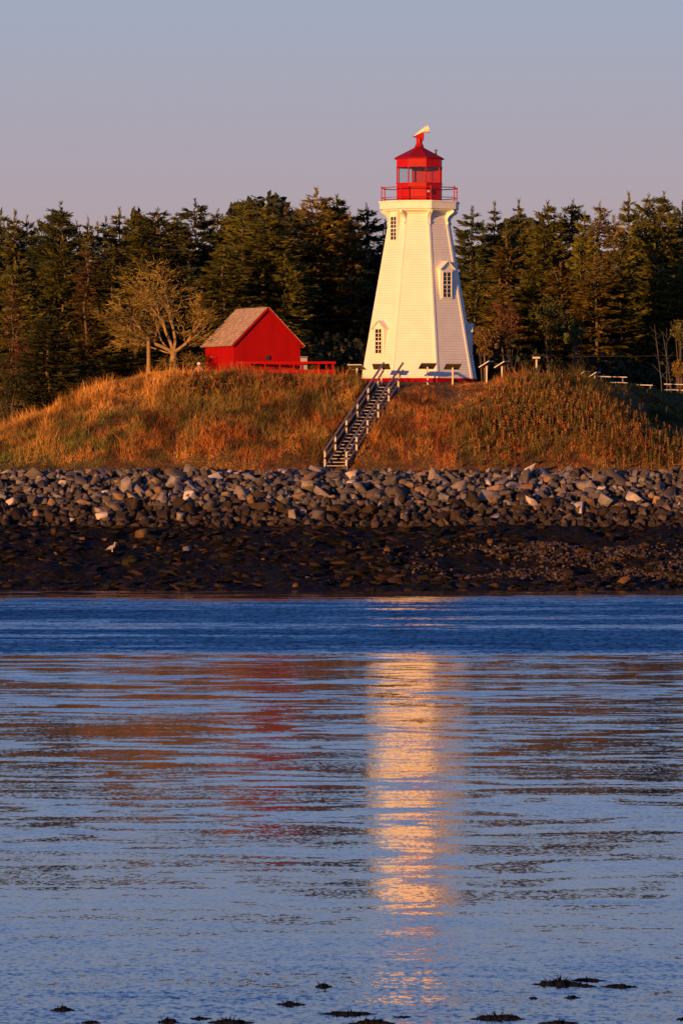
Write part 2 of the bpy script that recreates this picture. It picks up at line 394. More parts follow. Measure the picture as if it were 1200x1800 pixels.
def gcol(x, y, h, g):
    t = np.clip((y - 277) / 13, 0, 1.3)
    n1 = fbm(x * .55, y * .35, 31); n2 = fbm(x * 1.6, y * .9, 47)
    c = lerp(brown, gold, sstep(.38, .62, n1))
    c = lerp(c, rust, sstep(.38, .56, fbm(x * .45, y * .35, 77)) * sstep(-14, -7, x) * .62)
    gr = sstep(.43, .60, n2) * (.45 + .4 * sstep(-6, -14, x) * sstep(.8, .5, t))
    gr = np.maximum(gr, sstep(-13, -18, x) * sstep(.45, .15, t) * .9)
    gr = np.maximum(gr, sstep(8.5, 11.5, x) * sstep(.5, .85, t) * .8)
    gr = np.maximum(gr, sstep(13.5, 16.5, x) * sstep(.35, .6, t) * .9)
    gr = np.maximum(gr, .7 * sstep(.35, .55, t) * sstep(.9, .8, t) * sstep(-12, -8, x) * sstep(2, -2, x) * sstep(.45, .6, n1))
    c = lerp(c, green, gr)
    band = sstep(.66, .85, t) * sstep(-6.5, -9, x)               # dry golden crest on the left, its direct sunlight also put into the colour
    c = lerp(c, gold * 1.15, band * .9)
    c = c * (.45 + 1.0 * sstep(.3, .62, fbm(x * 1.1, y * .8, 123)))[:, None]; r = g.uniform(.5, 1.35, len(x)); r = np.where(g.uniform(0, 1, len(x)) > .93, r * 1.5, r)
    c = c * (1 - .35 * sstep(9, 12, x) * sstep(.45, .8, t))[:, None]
    return np.clip(c * .86 * r[:, None] * (1 + g.normal(0, .06, (len(x), 3))), 0, .85)
def gh(x, y, r):
    t = np.clip((y - 277) / 13, 0, 1.3)
    h = .14 + .40 * sstep(.04, .3, t) * (.15 + 1.1 * sstep(.25, .7, fbm(x * .7, y * .5, 55)))
    h = h * (.45 + .8 * r) * .72
    h = np.where(r > .965, h * 1.7, h)
    h = h * (1 - .72 * sstep(285, 291, y) * sstep(.8, 1.6, x) * sstep(9.2, 7.8, x))
    h = h * (1 + .25 * sstep(8.6, 10, x) * sstep(14, 12.5, x) * sstep(284, 288, y))
    h = h * (1 - .55 * sstep(13, 15, x) * sstep(.55, .8, t))
    h = h * (1 - .5 * sstep(1.5, 3, x) * sstep(8.5, 7, x) * sstep(.3, .7, t))
    return h
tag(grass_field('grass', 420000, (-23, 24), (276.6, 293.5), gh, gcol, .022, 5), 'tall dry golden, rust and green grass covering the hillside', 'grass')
def gcol2(x, y, h, g):
    c = lerp(green * .9, gold * .6, sstep(.4, .65, fbm(x * .5, y * .5, 91)) * sstep(13, 9, x))
    return c * g.uniform(.5, 1.3, len(x))[:, None]
tag(grass_field('lawn_grass', 90000, (-25, 28), (293, 314), lambda x, y, r: (.05 + .25 * sstep(-3, -6, x) + .12 * (x > 9)) * (.5 + r), gcol2, .03, 6), 'short green grass behind the crest of the hill', 'grass')

# weeds: broad leafy stalks on the nose of the hill and along the crest
def weeds(name, n, cen, seed, cols):
    g = np.random.default_rng(seed); V = []; C = []
    for k in range(n):
        cxx, cyy, sx_, sy_, hh = cen[g.integers(len(cen))]
        x = g.normal(cxx, sx_); y = g.normal(cyy, sy_); y = max(y, 277.4)
        if (x - LX) ** 2 + (y - LY) ** 2 < 14: continue
        tt = min(max((y - ST_Y0) / (ST_Y1 - ST_Y0), 0), 1)
        if abs(x - (ST_X0 + (ST_X1 - ST_X0) * tt)) < 1.0: continue
        V.append((x, y, hh * g.uniform(.55, 1.25))); C.append(cols[g.integers(len(cols))] * g.uniform(.6, 1.4))
    V = np.array(V); C = np.array(C); m = len(V); z = terrain(V[:, 0], V[:, 1])
    q = 22
    s = g.uniform(.1, 1, (m, q)); a = g.uniform(0, 2 * np.pi, (m, q)); L = .16 * g.uniform(.5, 1.3, (m, q)) * (1.25 - .7 * s)
    c0 = np.stack([V[:, 0, None] + 0 * s, V[:, 1, None] + 0 * s, z[:, None] + s * V[:, 2, None]], -1)
    d = np.stack([np.cos(a), np.sin(a), g.uniform(.1, 1.0, (m, q))], -1); w = np.stack([-np.sin(a), np.cos(a), 0 * a], -1) * .035
    p0 = c0; p1 = c0 + d * (L * .5)[..., None] + w; p2 = c0 + d * L[..., None]; p3 = c0 + d * (L * .5)[..., None] - w
    Q = np.stack([p0, p1, p2, p3], 2).reshape(-1, 3)
    # stems
    st = np.stack([np.stack([V[:, 0] - .01, V[:, 1], z], 1), np.stack([V[:, 0] + .01, V[:, 1], z], 1), np.stack([V[:, 0] + .006, V[:, 1], z + V[:, 2]], 1), np.stack([V[:, 0] - .006, V[:, 1], z + V[:, 2]], 1)], 1).reshape(-1, 3)
    CC = np.concatenate([np.repeat(C, q * 4, 0) * np.repeat(g.uniform(.6, 1.3, m * q), 4)[:, None], np.repeat(C, 4, 0)])
    A = np.concatenate([Q, st]); Fc = np.arange(len(A))
    return tag(link(name, fast_mesh(name, A, Fc, 4, [M['grass']], CC)), kind='stuff')
wc = [np.array([.10, .10, .025]), np.array([.14, .10, .028]), np.array([.20, .15, .04]), np.array([.34, .12, .04]), np.array([.40, .20, .06])]
cen = [(PX(955, 288), 287.0, 1.0, 1.6, .55), (PX(975, 288), 284, 1.2, 2.0, .65), (PX(900, 287), 285, .8, 2, .5), (PX(1060, 284), 283, 2.2, 2.4, .6), (PX(1140, 283), 281.5, 1.5, 1.4, .7),
       (PX(880, 282), 282.5, 1.2, 2, .5), (PX(430, 289), 288.6, 2.6, .9, .4)]
tag(weeds('weeds', 2400, cen, 12, wc), 'leafy green and rusty weeds growing through the hillside grass', 'weeds')

# ------------------------------------------------------------------ rocks
def hull_rock(seed, flat=.7, n=13):
    g = random.Random(seed); bm = bmesh.new()
    for i in (-1, 1):
        for j in (-1, 1):
            for k in (-1, 1):
                bm.verts.new((i * .52 * g.uniform(.35, 1), j * .45 * g.uniform(.35, 1), k * .50 * flat * g.uniform(.4, 1)))
    for i in range((n - 12)):
        v = Vector((g.uniform(-1, 1), g.uniform(-1, 1), g.uniform(-1, 1))); v /= max(abs(v.x), abs(v.y), abs(v.z)); bm.verts.new((v.x * .56, v.y * .47, v.z * .5 * flat))
    r = bmesh.ops.convex_hull(bm, input=bm.verts)
    bmesh.ops.delete(bm, geom=[e for e in r['geom_interior'] if isinstance(e, bmesh.types.BMVert)], context='VERTS')
    bmesh.ops.dissolve_limit(bm, angle_limit=R(20), verts=bm.verts, edges=bm.edges)
    bmesh.ops.bevel(bm, geom=list(bm.edges), offset=.006, segments=1, affect='EDGES', clamp_overlap=True)
    bmesh.ops.triangulate(bm, faces=bm.faces)
    bm.verts.ensure_lookup_table()
    V = np.array([v.co[:] for v in bm.verts]); T = np.array([[v.index for v in f.verts] for f in bm.faces]); 
    bm.verts.index_update(); T = np.array([[v.index for v in f.verts] for f in bm.faces]); bm.free()
    return V, T
ROCKS = [hull_rock(100 + i, flat=[.62, .75, .9, .55][i % 4], n=11 + i % 5) for i in range(14)]
def rotmats(g, n, tilt=math.pi):
    a = g.uniform(0, 2 * np.pi, n); b = g.normal(0, tilt, n); c = g.normal(0, tilt, n)
    ca, sa, cb, sb, cc, sc2 = np.cos(a), np.sin(a), np.cos(b), np.sin(b), np.cos(c), np.sin(c)
    Z = np.zeros(n); O = np.ones(n)
    Rz = np.stack([ca, -sa, Z, sa, ca, Z, Z, Z, O], 1).reshape(n, 3, 3)
    Rx = np.stack([O, Z, Z, Z, cb, -sb, Z, sb, cb], 1).reshape(n, 3, 3)
    Ry = np.stack([cc, Z, sc2, Z, O, Z, -sc2, Z, cc], 1).reshape(n, 3, 3)
    return Rx @ Ry @ Rz
def rock_stuff(name, pos, size, cols, m, seed, tilt=.9, asp=None):
    g = np.random.default_rng(seed); n = len(pos); Rm = rotmats(g, n, tilt); Vs = []; Ts = []; Cs = []; off = 0
    which = g.integers(0, len(ROCKS), n)
    for k, (V, T) in enumerate(ROCKS):
        idx = np.where(which == k)[0]
        if len(idx) == 0: continue
        s = size[idx, None, None] * (V[None] * (asp[idx, None, :] if asp is not None else 1))
        W = np.einsum('nij,nvj->nvi', Rm[idx], s) + pos[idx, None]
        Vs.append(W.reshape(-1, 3)); Cs.append(np.repeat(cols[idx], len(V), 0))
        Ts.append((T[None] + (np.arange(len(idx)) * len(V))[:, None, None] + off).reshape(-1)); off += len(idx) * len(V)
    me = fast_mesh(name, np.concatenate(Vs), np.concatenate(Ts), 3, [m], np.concatenate(Cs))
    return tag(link(name, me), kind='stuff')
def shore_x(px, y): return PX(px, y)

# filler stones of the rock bank (below the 300 that show largest)
g = np.random.default_rng(3)
nf = 4600
fx = g.uniform(-27, 27, nf); fy = g.uniform(267.4, 276.6, nf); fz = terrain(fx, fy) + g.uniform(-.12, .10, nf) - .1 * (fy > 275.6)
pal = np.array([[.17, .14, .125], [.13, .11, .10], [.22, .18, .155], [.30, .26, .23], [.24, .17, .11], [.15, .13, .15]])
fc = pal[g.integers(0, len(pal), nf)] * g.uniform(.2, .75, nf)[:, None]  # filler stones toned down: shade of the gaps put into their colour
wet = sstep(4.2, 3.2, fz)[:, None]; fc = fc * (1 - wet) + fc * np.array([.45, .36, .27]) * wet
tag(rock_stuff('small_boulders', np.stack([fx, fy, fz], 1), g.uniform(.25, .62, nf), fc, M['rockbits'], 4), 'smaller stones packed between the big boulders of the rock bank', 'boulders')

# the individual boulders
RM = {'dark grey': mat('dark_grey_rock', (.095, .074, .066), .85, var=.3, scale=3, bump=.03, bscale=9, objvar=.3, spec=.3),
      'grey': mat('grey_rock', (.23, .18, .15), .85, var=.3, scale=3, bump=.03, bscale=9, objvar=.3, spec=.3),
      'bluish grey': mat('bluish_rock', (.17, .15, .16), .8, var=.3, scale=3, bump=.03, bscale=9, objvar=.3, spec=.35),
      'brown': mat('brown_rock', (.22, .13, .075), .85, var=.3, scale=3, bump=.03, bscale=9, objvar=.3, spec=.3),
      'tan': mat('tan_rock', (.22, .13, .065), .85, var=.25, scale=3, bump=.02, bscale=5, objvar=.15, spec=.3),
      'pale': mat('pale_rock', (.48, .39, .33), .8, var=.15, scale=3, bump=.02, bscale=5, objvar=.15, spec=.35),
      'dull tan': mat('dull_tan_rock', (.11, .058, .025), .85, var=.3, scale=3, spec=.2),
      'wet brown': mat('wet_brown_rock', (.035, .020, .011), .75, var=.3, scale=3, bump=.03, bscale=9, objvar=.35, spec=.2)}
rock_meshes = {}
def rock_mesh(i, kind):
    if (i, kind) not in rock_meshes:
        V, T = ROCKS[i]; rock_meshes[(i, kind)] = fast_mesh('boulder', V, T.reshape(-1), 3, [RM[kind]])
    return rock_meshes[(i, kind)]
ORD = ['first', 'second', 'third', 'fourth', 'fifth', 'sixth', 'seventh', 'eighth', 'ninth', 'tenth', 'eleventh', 'twelfth', 'thirteenth', 'fourteenth', 'fifteenth', 'sixteenth', 'seventeenth', 'eighteenth', 'nineteenth', 'twentieth'] + \
      ['twenty-' + w for w in ('first', 'second', 'third', 'fourth', 'fifth', 'sixth', 'seventh', 'eighth', 'ninth')] + ['thirtieth'] + ['thirty-' + w for w in ('first', 'second', 'third', 'fourth', 'fifth', 'sixth', 'seventh', 'eighth', 'ninth')] + ['fortieth', 'forty-first', 'forty-second', 'forty-third', 'forty-fourth', 'forty-fifth']
rg = random.Random(5)
rows = 8; ROWN = ['top row', 'second row down', 'third row down', 'fourth row down', 'fifth row down', 'sixth row down', 'seventh row down', 'bottom row']
for r_ in range(rows):
    yy = 275.9 - r_ * 1.02; nrow = 37
    spots = []
    hw = 600 * yy / F
    for k in range(nrow):
        x = -hw + (k + .5 + (.5 if r_ % 2 else 0) - .25 + rg.uniform(-.25, .25)) * 2 * hw / nrow
        spots.append((x, yy + rg.uniform(-.35, .35)))
    spots.sort()
    for k, (x, y) in enumerate(spots):
        z = tz(x, y)
        wetp = 1 - min(max((z - 3.4) / .9, 0), 1)
        if rg.random() < wetp * .75: kind = 'wet brown'
        else: kind = rg.choices(['dark grey', 'grey', 'bluish grey', 'brown', 'tan', 'pale'], [.33, .24, .10, .16, .09, .08])[0]
        L = (.46 + .64 * rg.random() ** 1.6) * (1 - .02 * r_); a = (rg.uniform(.95, 1.55), rg.uniform(.75, 1.0), rg.uniform(.55, 1.05))
        o = link('boulder', rock_mesh(rg.randrange(len(ROCKS)), kind), loc=(x, y, z + L * (.14 if r_ > 1 else -.04 + .1 * r_)))
        o.scale = (L * a[0], L * a[1], L * a[2]); o.rotation_euler = (rg.gauss(.15, .6), rg.gauss(0, .6), rg.uniform(0, 6.28))
        size = 'big' if L > .77 else ('small' if L < .57 else 'mid-sized')
        tag(o, f'{size} {kind} boulder, {ORD[k]} from left in the {ROWN[r_]} of rock bank', 'boulder', 'boulders of the rock bank')

# beach stones half hidden in weed, pebbles
nf = 5200
fx = g.uniform(-26, 26, nf); fy = 268.5 - 20 * g.uniform(0, 1, nf) ** 1.0
keep = fbm(fx * .35, fy * .3, 66) > g.uniform(.25, .62, nf); fx = fx[keep]; fy = fy[keep]; nf = len(fx)
fz = terrain(fx, fy) + g.uniform(-.08, .04, nf)
pal2 = np.array([[.009, .005, .003], [.004, .003, .002], [.022, .012, .005], [.012, .010, .004], [.034, .017, .007]])
fc = pal2[g.integers(0, 5, nf)] * g.uniform(.5, 1.4, nf)[:, None]
asp = np.stack([g.uniform(.9, 1.8, nf), g.uniform(.8, 1.3, nf), g.uniform(.35, .65, nf)], 1)
tag(rock_stuff('weedy_stones', np.stack([fx, fy, fz], 1), g.uniform(.18, .62, nf), fc, M['weedrock'], 8, .2, asp), 'dark stones matted with brown seaweed on the tidal beach', 'stones')
nf = 9000
fy = g.uniform(250.5, 265, nf); ppx = g.normal(1010, 130, nf); fx = PX(ppx, fy); keep = fbm(fx * .5, fy * .8, 71) > g.uniform(.35, .6, nf)
k2 = np.abs(fy - 258.5 - 2.5 * (fbm(fx * .2, fy * .1, 2) - .5)) < 4.2; keep &= k2
fx = fx[keep]; fy = fy[keep]; nf = len(fx); fz = terrain(fx, fy) + .03
pal3 = np.array([[.06, .035, .026], [.035, .022, .018], [.09, .06, .048], [.045, .032, .034]])
fc = pal3[g.integers(0, 4, nf)] * g.uniform(.5, 1.2, nf)[:, None]
tag(rock_stuff('pebbles', np.stack([fx, fy, fz], 1), g.uniform(.08, .22, nf), fc, M['rockbits'], 9, .3), 'brownish pebbles spread over the right side of the beach', 'pebbles')
# a few stones that stand out
stones = [(145, 946, .55, 'tan', 'small tan stone at far left of the weedy beach, upper of the left pair'), (184, 945, .42, 'brown', 'small brown stone just right of the leftmost tan stone on the weedy beach'),
          (249, 938, 1.1, 'brown', 'big brown stone on the weedy beach up and right of the gull'), (238, 958, .62, 'tan', 'tan stone on the beach between the gull and the big brown stone'),
          (99, 970, .4, 'brown', 'small brown stone on the weedy beach left of the gull'), (280, 962, .45, 'brown', 'brown stone on the beach right of the tan stone near the gull'),
          (363, 916, .5, 'tan', 'orange tan stone at the foot of the rock bank, left of the stairs'), (330, 963, .7, 'bluish grey', 'bluish grey stone half sunk in weed below the red shed'),
          (633, 959, .6, 'tan', 'tan stone on the dark beach below the stairs, left of the round one'), (683, 966, .75, 'tan', 'round tan stone on the dark beach below the lighthouse'),
          (462, 980, .4, 'tan', 'small tan stone low on the weedy beach below the shed'), (520, 1027, .55, 'brown', 'brown stone lying at the water line below the stairs'),
          (692, 1020, 1.15, 'wet brown', 'large wet brown boulder at the water line below the lighthouse'), (1000, 1010, 1.15, 'wet brown', 'large wet brown boulder low on the beach at the right'),
          (860, 950, .6, 'brown', 'brown stone at the left edge of the pebble patch'), (1095, 1018, .8, 'brown', 'brown rock near the water at the far right of the beach'), (38, 1026, .6, 'brown', 'brown stone at the water line at the far left')]
for px, py, L, kind, lab in stones:
    kind = 'dull tan' if kind in ('tan', 'brown') else kind; L *= .78
    # find the depth where the beach meets that row
    ys = np.linspace(245, 270, 400); zs = terrain(np.full(400, PX(px, 258)), ys); pr = HOR - (zs - EYE) * F / ys
    i = int(np.argmin(np.abs(pr - (py + 4)))); Y = ys[i]; x = PX(px, Y)
    o = link('beach_stone', rock_mesh(rg.randrange(len(ROCKS)), kind), loc=(x, Y, zs[i] + L * .08)); o.scale = (L, L * .8, L * .85)
    o.rotation_euler = (rg.gauss(0, .2), rg.gauss(0, .2), rg.uniform(0, 6.28)); tag(o, lab, 'stone', 'stones lying on the weedy beach')

# ------------------------------------------------------------------ lighthouse
TH0 = 16.2
def odir(a): a = R(a); return Vector((math.sin(a), -math.cos(a), 0))
def otan(a): a = R(a); return Vector((math.cos(a), math.sin(a), 0))
FACES = [-51.3, -6.3, 38.7, 83.7, 128.7, 173.7, 218.7, 263.7]
SC = 31.6
Z0 = PZ(669, LY) ; HH = lambda py: (669 - py) / SC     # height above the base for a photo row
R0, R1, ZT = 105 / SC, 54.0 / SC, HH(385)
def RAD(z): return R0 + (R1 - R0) * z / ZT
C225 = math.cos(R(22.5)); S225 = math.sin(R(22.5))
lh = empty('lighthouse', (LX, LY, Z0), label='white clapboard eight-sided lighthouse with red lantern room on the hilltop', cat='lighthouse')
def oring(r, z): return [odir(TH0 + 45 * k) * r + Vector((0, 0, z)) for k in range(8)]
# wall with real lapped boards
w = MB(); wg = MB(); zt = HH(374); nb = 66; hb = zt / nb
for a in FACES:
    n = odir(a); t_ = otan(a)
    prof = []
    for i in range(nb):
        prof.append((i * hb, .024)); prof.append((i * hb + .018, .0235)); prof.append(((i + 1) * hb - .0005, .004))
    pts = []
    for z, off in prof:
        ap = RAD(z) * C225 + off; hw = RAD(z) * S225 + off * .4
        pts.append([n * ap - t_ * hw + Vector((0, 0, z)), n * ap + t_ * hw + Vector((0, 0, z))])
    b0 = len(w.v)
    for p in pts: w.v += [tuple(p[0]), tuple(p[1])]
    for i in range(len(pts) - 1):
        j = b0 + 2 * i; w.f.append((j, j + 1, j + 3, j + 2))
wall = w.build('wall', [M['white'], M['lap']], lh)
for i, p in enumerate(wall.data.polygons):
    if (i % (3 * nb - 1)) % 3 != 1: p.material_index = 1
cb = MB()
for k in range(8):
    a = TH0 + 45 * k; rings = []
    for z in (0.0, zt):
        ap = RAD(z) * C225; out = .045; v_out = odir(a) * ((ap + out) / C225); v_in = odir(a) * (ap / C225)
        tl = -otan(a - 22.5); tr = otan(a + 22.5); wd = .13
        nl = odir(a - 22.5); nr = odir(a + 22.5)
        rings.append([v + Vector((0, 0, z)) for v in (v_out + tl * wd, v_out, v_out + tr * wd, v_in + tr * wd, v_in, v_in + tl * wd)])
    cb.loft(rings)
cb.build('corner_board', M['white'], lh)
bt = MB(); bt.loft([oring(R0 + .07, -.35), oring(R0 + .07, .09), oring(R0 + .02, .10)], cap=True)
bt.build('base_trim', M['barn'], lh)
# gallery
RG = 73.5 / SC
gal = MB(); gz = HH(355)
gal.loft([oring(1.72, HH(378)), oring(1.78, HH(375)), oring(2.02, HH(373)), oring(2.12, HH(371.5)), oring(2.12, HH(370)), oring(RG - .04, HH(369)), oring(RG - .03, HH(358.5)), oring(RG + .03, HH(358)), oring(RG + .03, gz), oring(.5, gz + .01)])
gallery = gal.build('gallery', M['white'], lh)
for k in range(8):           # scroll brackets at the corners
    a = TH0 + 45 * k; d = odir(a); t_ = otan(a); br = MB()
    prof = [(1.60, HH(396)), (1.84, HH(396)), (1.86, HH(392)), (1.80, HH(390)), (1.82, HH(386)), (1.90, HH(382)), (2.0, HH(379)), (2.12, HH(377)), (2.20, HH(374.5)), (2.22, HH(371)), (1.60, HH(371))]
    br.loft([[d * r + t_ * s + Vector((0, 0, z)) for r, z in prof] for s in (-.09, .09)]); br.build('bracket', M['white'], gallery)
# railing
RR = 69 / SC; rail = empty('railing', (0, 0, 0)); rail.parent = lh
for k in range(8):
    a = TH0 + 45 * k; p = odir(a) * RR
    q = MB(); q.tube([p + Vector((0, 0, gz)), p + Vector((0, 0, gz + .78))], .032, 8); q.tube([p + Vector((0, 0, gz)), p + Vector((0, 0, gz + .05))], .06, 8)
    q.tube([p + Vector((0, 0, gz + .76)), p + Vector((0, 0, gz + .81)), p + Vector((0, 0, gz + .84))], [.05, .05, .02], 8); q.build('post', M['red'], rail)
for nm, h_, rr_ in (('top_rail', .755, .026), ('lower_rail', .20, .02)):
    q = MB()
    for k in range(8):
        p = odir(TH0 + 45 * k) * RR; p2 = odir(TH0 + 45 * (k + 1)) * RR; q.tube([p + Vector((0, 0, gz + h_)), p2 + Vector((0, 0, gz + h_))], rr_, 6)
    q.build(nm, M['red'], rail)
# lantern room
RL = 41.6 / SC; la = empty('lantern_room', (0, 0, 0)); la.parent = lh
z1, z2, z3 = HH(323), HH(295), HH(280)
q = MB(); q.loft([oring(RL, gz), oring(RL, z1 - .03), oring(RL + .035, z1 - .03), oring(RL + .035, z1 + .02), oring(RL - .06, z1 + .02), oring(RL - .06, gz)], cap=False)
q.build('lower_wall', M['red'], la)
q = MB(); q.loft([oring(RL - .06, z2), oring(RL + .03, z2), oring(RL + .03, z2 + .05), oring(RL, z2 + .05), oring(RL, z3), oring(RL - .06, z3)], cap=False)
q.build('fascia', M['red'], la)
q = MB()
for k in range(8):
    d = odir(TH0 + 45 * k) * (RL - .035); q.bar(d + Vector((0, 0, z1)), d + Vector((0, 0, z2)), .06, .06, up=d)
q.build('mullion', M['red'], la)
for a in FACES:
    n = odir(a); t_ = otan(a); ap = RL * C225 - .05; hw = RL * S225 - .04; c = n * ap + Vector((0, 0, (z1 + z2) / 2))
    q = MB(); solid = a in (128.7, 173.7)
    q.box(c, (2 * hw, .03 if solid else .012, z2 - z1 + .03), t_, n, (0, 0, 1))
    q.build('blank_panel' if solid else 'pane', M['red'] if solid else M['glass'], la)
q = MB(); q.loft([oring(RL - .08, gz + .02), oring(RL - .08, gz + .06)]); q.build('inner_floor', M['wood_grey'], la)
q = MB(); n = odir(38.7); t_ = otan(38.7); c = n * (RL * C225 + .01) + t_ * (-.1) + Vector((0, 0, HH(339)))      # round vent low on the lantern wall
q.tube([c, c + n * .04], .14, 16); q.build('wall_vent', M['dark'], la)
q = MB(); c = n * (RL * C225 + .01) + t_ * (-.37) + Vector((0, 0, HH(338))); q.tube([c, c + n * .08], .07, 12); q.build('wall_lamp', M['post'], la)
# roof
q = MB(); q.loft([oring(44.5 / SC * 1.02, z3 - .01), oring(46 / SC, z3 + .02), oring(46 / SC, z3 + .05), oring(.30, HH(260)), oring(.17, HH(256.5))]); q.build('lantern_roof', M['roofred'], lh)
q = MB(); c = odir(75) * .95 + Vector((0, 0, HH(272))); q.tube([c, c + Vector((0, 0, .22))], .05, 8); q.tube([c + Vector((0, 0, .22)), c + Vector((0, 0, .27))], .10, 8); q.build('roof_pipe', M['dark'], lh)
# ventilator
ve = empty('ventilator', (0, 0, 0)); ve.parent = lh
q = MB(); q.tube([(0, 0, HH(258)), (0, 0, HH(254)), (0, 0, HH(251)), (0, 0, HH(238))], [.27, .20, .17, .17], 16); q.build('stack', M['red'], ve)
vx = lambda px: (px - 735.0) / SC
q = MB(); sect = [(723, 240.5), (741.5, 232.5), (743.5, 236), (743, 247), (740, 248), (739, 243), (730.5, 243), (727, 241)]
q.loft([[Vector((vx(x_), s_, HH(y_))) for x_, y_ in sect] for s_ in (-.19, .19)]); q.build('cowl', M['red'], ve, bevel=.03)
q = MB(); q.tube([(vx(726), 0, HH(239.5)), (vx(735), 0, HH(234)), (vx(742), 0, HH(229.5)), (vx(748), 0, HH(226.5))], [.02, .09, .13, .16], 14)
q.tube([(vx(746.5), 0, HH(228)), (vx(752), 0, HH(226.5))], [.20, .21], 16); q.build('wind_vane', M['peach'], ve, smooth=False)

def dormer(a, zb, zt_, hw, wz0, wz1, whw, gable=True, off=.04, shift=0.0, rise=.34):
    n = odir(a); t_ = otan(a); f = RAD(zb) * C225 + off; U = Vector((0, 0, 1)); o = t_ * shift
    root = empty('dormer' if gable else 'upper_window_box', (0, 0, 0)); root.parent = lh
    back = RAD(zt_ + (rise if gable else 0)) * C225 - .15
    q = MB(); pr = [(-hw, zb), (hw, zb), (hw, zt_)] + ([(0, zt_ + rise)] if gable else []) + [(-hw, zt_)]
    q.loft([[n * r + t_ * s + o + U * z for s, z in pr] for r in (back, f)]); q.build('dormer_wall', M['white'], root)
    if gable:
        q = MB()
        for sg in (-1, 1):
            e = t_ * sg * (hw + .10) + U * (zt_ - .07); pk = U * (zt_ + rise + .04)
            r0, r1 = back - .1, f + .12
            th = U * .045
            q.loft([[n * r + o + e, n * r + o + pk, n * r + o + pk + th, n * r + o + e + th] for r in (r0, r1)])
        q.build('dormer_roof', M['white'], root)
    wc_ = n * (f + .02) + o; wf = MB(); fw = .055
    wf.box(wc_ + U * (wz1 + fw / 2), (2 * whw + 2 * fw, .05, fw), t_, n, U); wf.box(wc_ + U * (wz0 - fw / 2), (2 * whw + 2 * fw + .06, .10, fw), t_, n, U)
    for sg in (-1, 1): wf.box(wc_ + t_ * sg * (whw + fw / 2) + U * (wz0 + wz1) / 2, (fw, .05, wz1 - wz0), t_, n, U)
    wnd = wf.build('window_frame', M['white'], root)
    q = MB(); q.box(n * (f + .004) + o + U * (wz0 + wz1) / 2, (2 * whw, .006, wz1 - wz0), t_, n, U); q.build('pane', M['glass_dark'], root)
    q = MB(); H_ = wz1 - wz0
    q.box(n * (f + .016) + o + U * (wz0 + wz1) / 2, (.04, .018, H_), t_, n, U)
    for i, fr in enumerate((1 / 6, 2 / 6, 3 / 6, 4 / 6, 5 / 6)): q.box(n * (f + .0165) + o + U * (wz0 + H_ * fr), (2 * whw, .02, .055 if i == 2 else .025), t_, n, U)
    q.build('muntin', M['white'], root)
dormer(-51.3, HH(626), HH(578), .46, HH(622), HH(580), .27, shift=-.02)
dormer(38.7, HH(528), HH(474), .44, HH(524), HH(481), .28, shift=.02)
dormer(83.7, HH(630), HH(582), .46, HH(625), HH(584), .27)
dormer(-51.3, HH(428), HH(372), .33, HH(423), HH(383), .24, gable=False, off=.02)
dormer(173.7, HH(640), HH(600), .46, HH(636), HH(603), .27)

# ------------------------------------------------------------------ red shed
SY = 300.0; th = 24.0
FC = P(411, 660, SY - 1.2); FC.z = tz(FC.x, FC.y + 2) - .1
SB = FC.z; W, L_ = 4.0, 4.1
gn = odir(th); gt = otan(th)                 # gable faces gn, runs along gt to the right; length goes back along -gn
ev = PZ(603, SY) ; pk = PZ(541, SY)
shed = empty('red_shed', (FC.x, FC.y, SB), label='small bright red wooden shed with shingled gable roof left of the lighthouse', cat='shed')
U = Vector((0, 0, 1)); eh = ev - SB; ph = pk - SB
q = MB(); q.loft([[gt * s + U * z - gn * r for s, z in ((0, 0), (W, 0), (W, eh), (W / 2, ph), (0, eh))] for r in (0, L_)])
sw = q.build('wall', M['barn'], shed)
q = MB()
nbd = 26
for i in range(1, nbd):       # vertical battens give the boarded wall its fine relief
    s = W * i / nbd; top = eh + (ph - eh) * (1 - abs(s - W / 2) / (W / 2)) - .08
    q.box(gt * s + U * top / 2 + gn * .001, (.012, .006, top), gt, gn, U)
for i in range(1, 24):
    q.box(-gn * (L_ * i / 24) + U * (eh - .05) / 2 - gt * .001, (.012, .006, eh - .05), gn, gt, U)
q.build('batten', M['barn'], shed)
q = MB()
sl_ = (Vector((0, 0, ph - eh)) + gt * (W / 2)); sd = sl_.normalized()
for sg in (0, 1):
    base = gt * (W if sg else 0) + U * eh; di = (U * (ph - eh) + gt * (-W / 2 if sg else W / 2)); dn = di.normalized(); nrm = dn.cross(gn); nrm = nrm if nrm.z > 0 else -nrm
    ncourse = 15; tot = di.length + .30
    st_ = base - dn * .30
    for c in range(ncourse):
        a0 = st_ + dn * (tot * c / ncourse) ; a1 = st_ + dn * (tot * (c + 1) / ncourse + (.0))
        q.loft([[a0 + nrm * .035 + gn * r, a0 + nrm * .075 + gn * r, a1 + nrm * .045 + gn * r, a1 + nrm * .035 + gn * r] for r in (.16, -L_ - .16)])
roof = q.build('roof', M['shingle'], shed)
q = MB()
for sg in (0, 1):            # red barge boards under the roof edge
    base = gt * (W if sg else 0) + U * eh; di = (U * (ph - eh) + gt * (-W / 2 if sg else W / 2)); dn = di.normalized(); nrm = dn.cross(gn); nrm = nrm if nrm.z > 0 else -nrm
    for r in (.13, -L_ - .13):
        q.bar(base - dn * .28 + nrm * -.03 + gn * r, base + di + nrm * -.03 + gn * r, .03, .12, up=nrm)
q.build('barge_board', M['barn'], roof)
q = MB(); c = gt * 2.02 + U * (PZ(629, SY) - SB) + gn * .02; q.tube([c, c + gn * .05], .14, 20); q.tube([c + gn * .05, c + gn * .09], .09, 16); q.build('round_vent', M['dark'], shed)

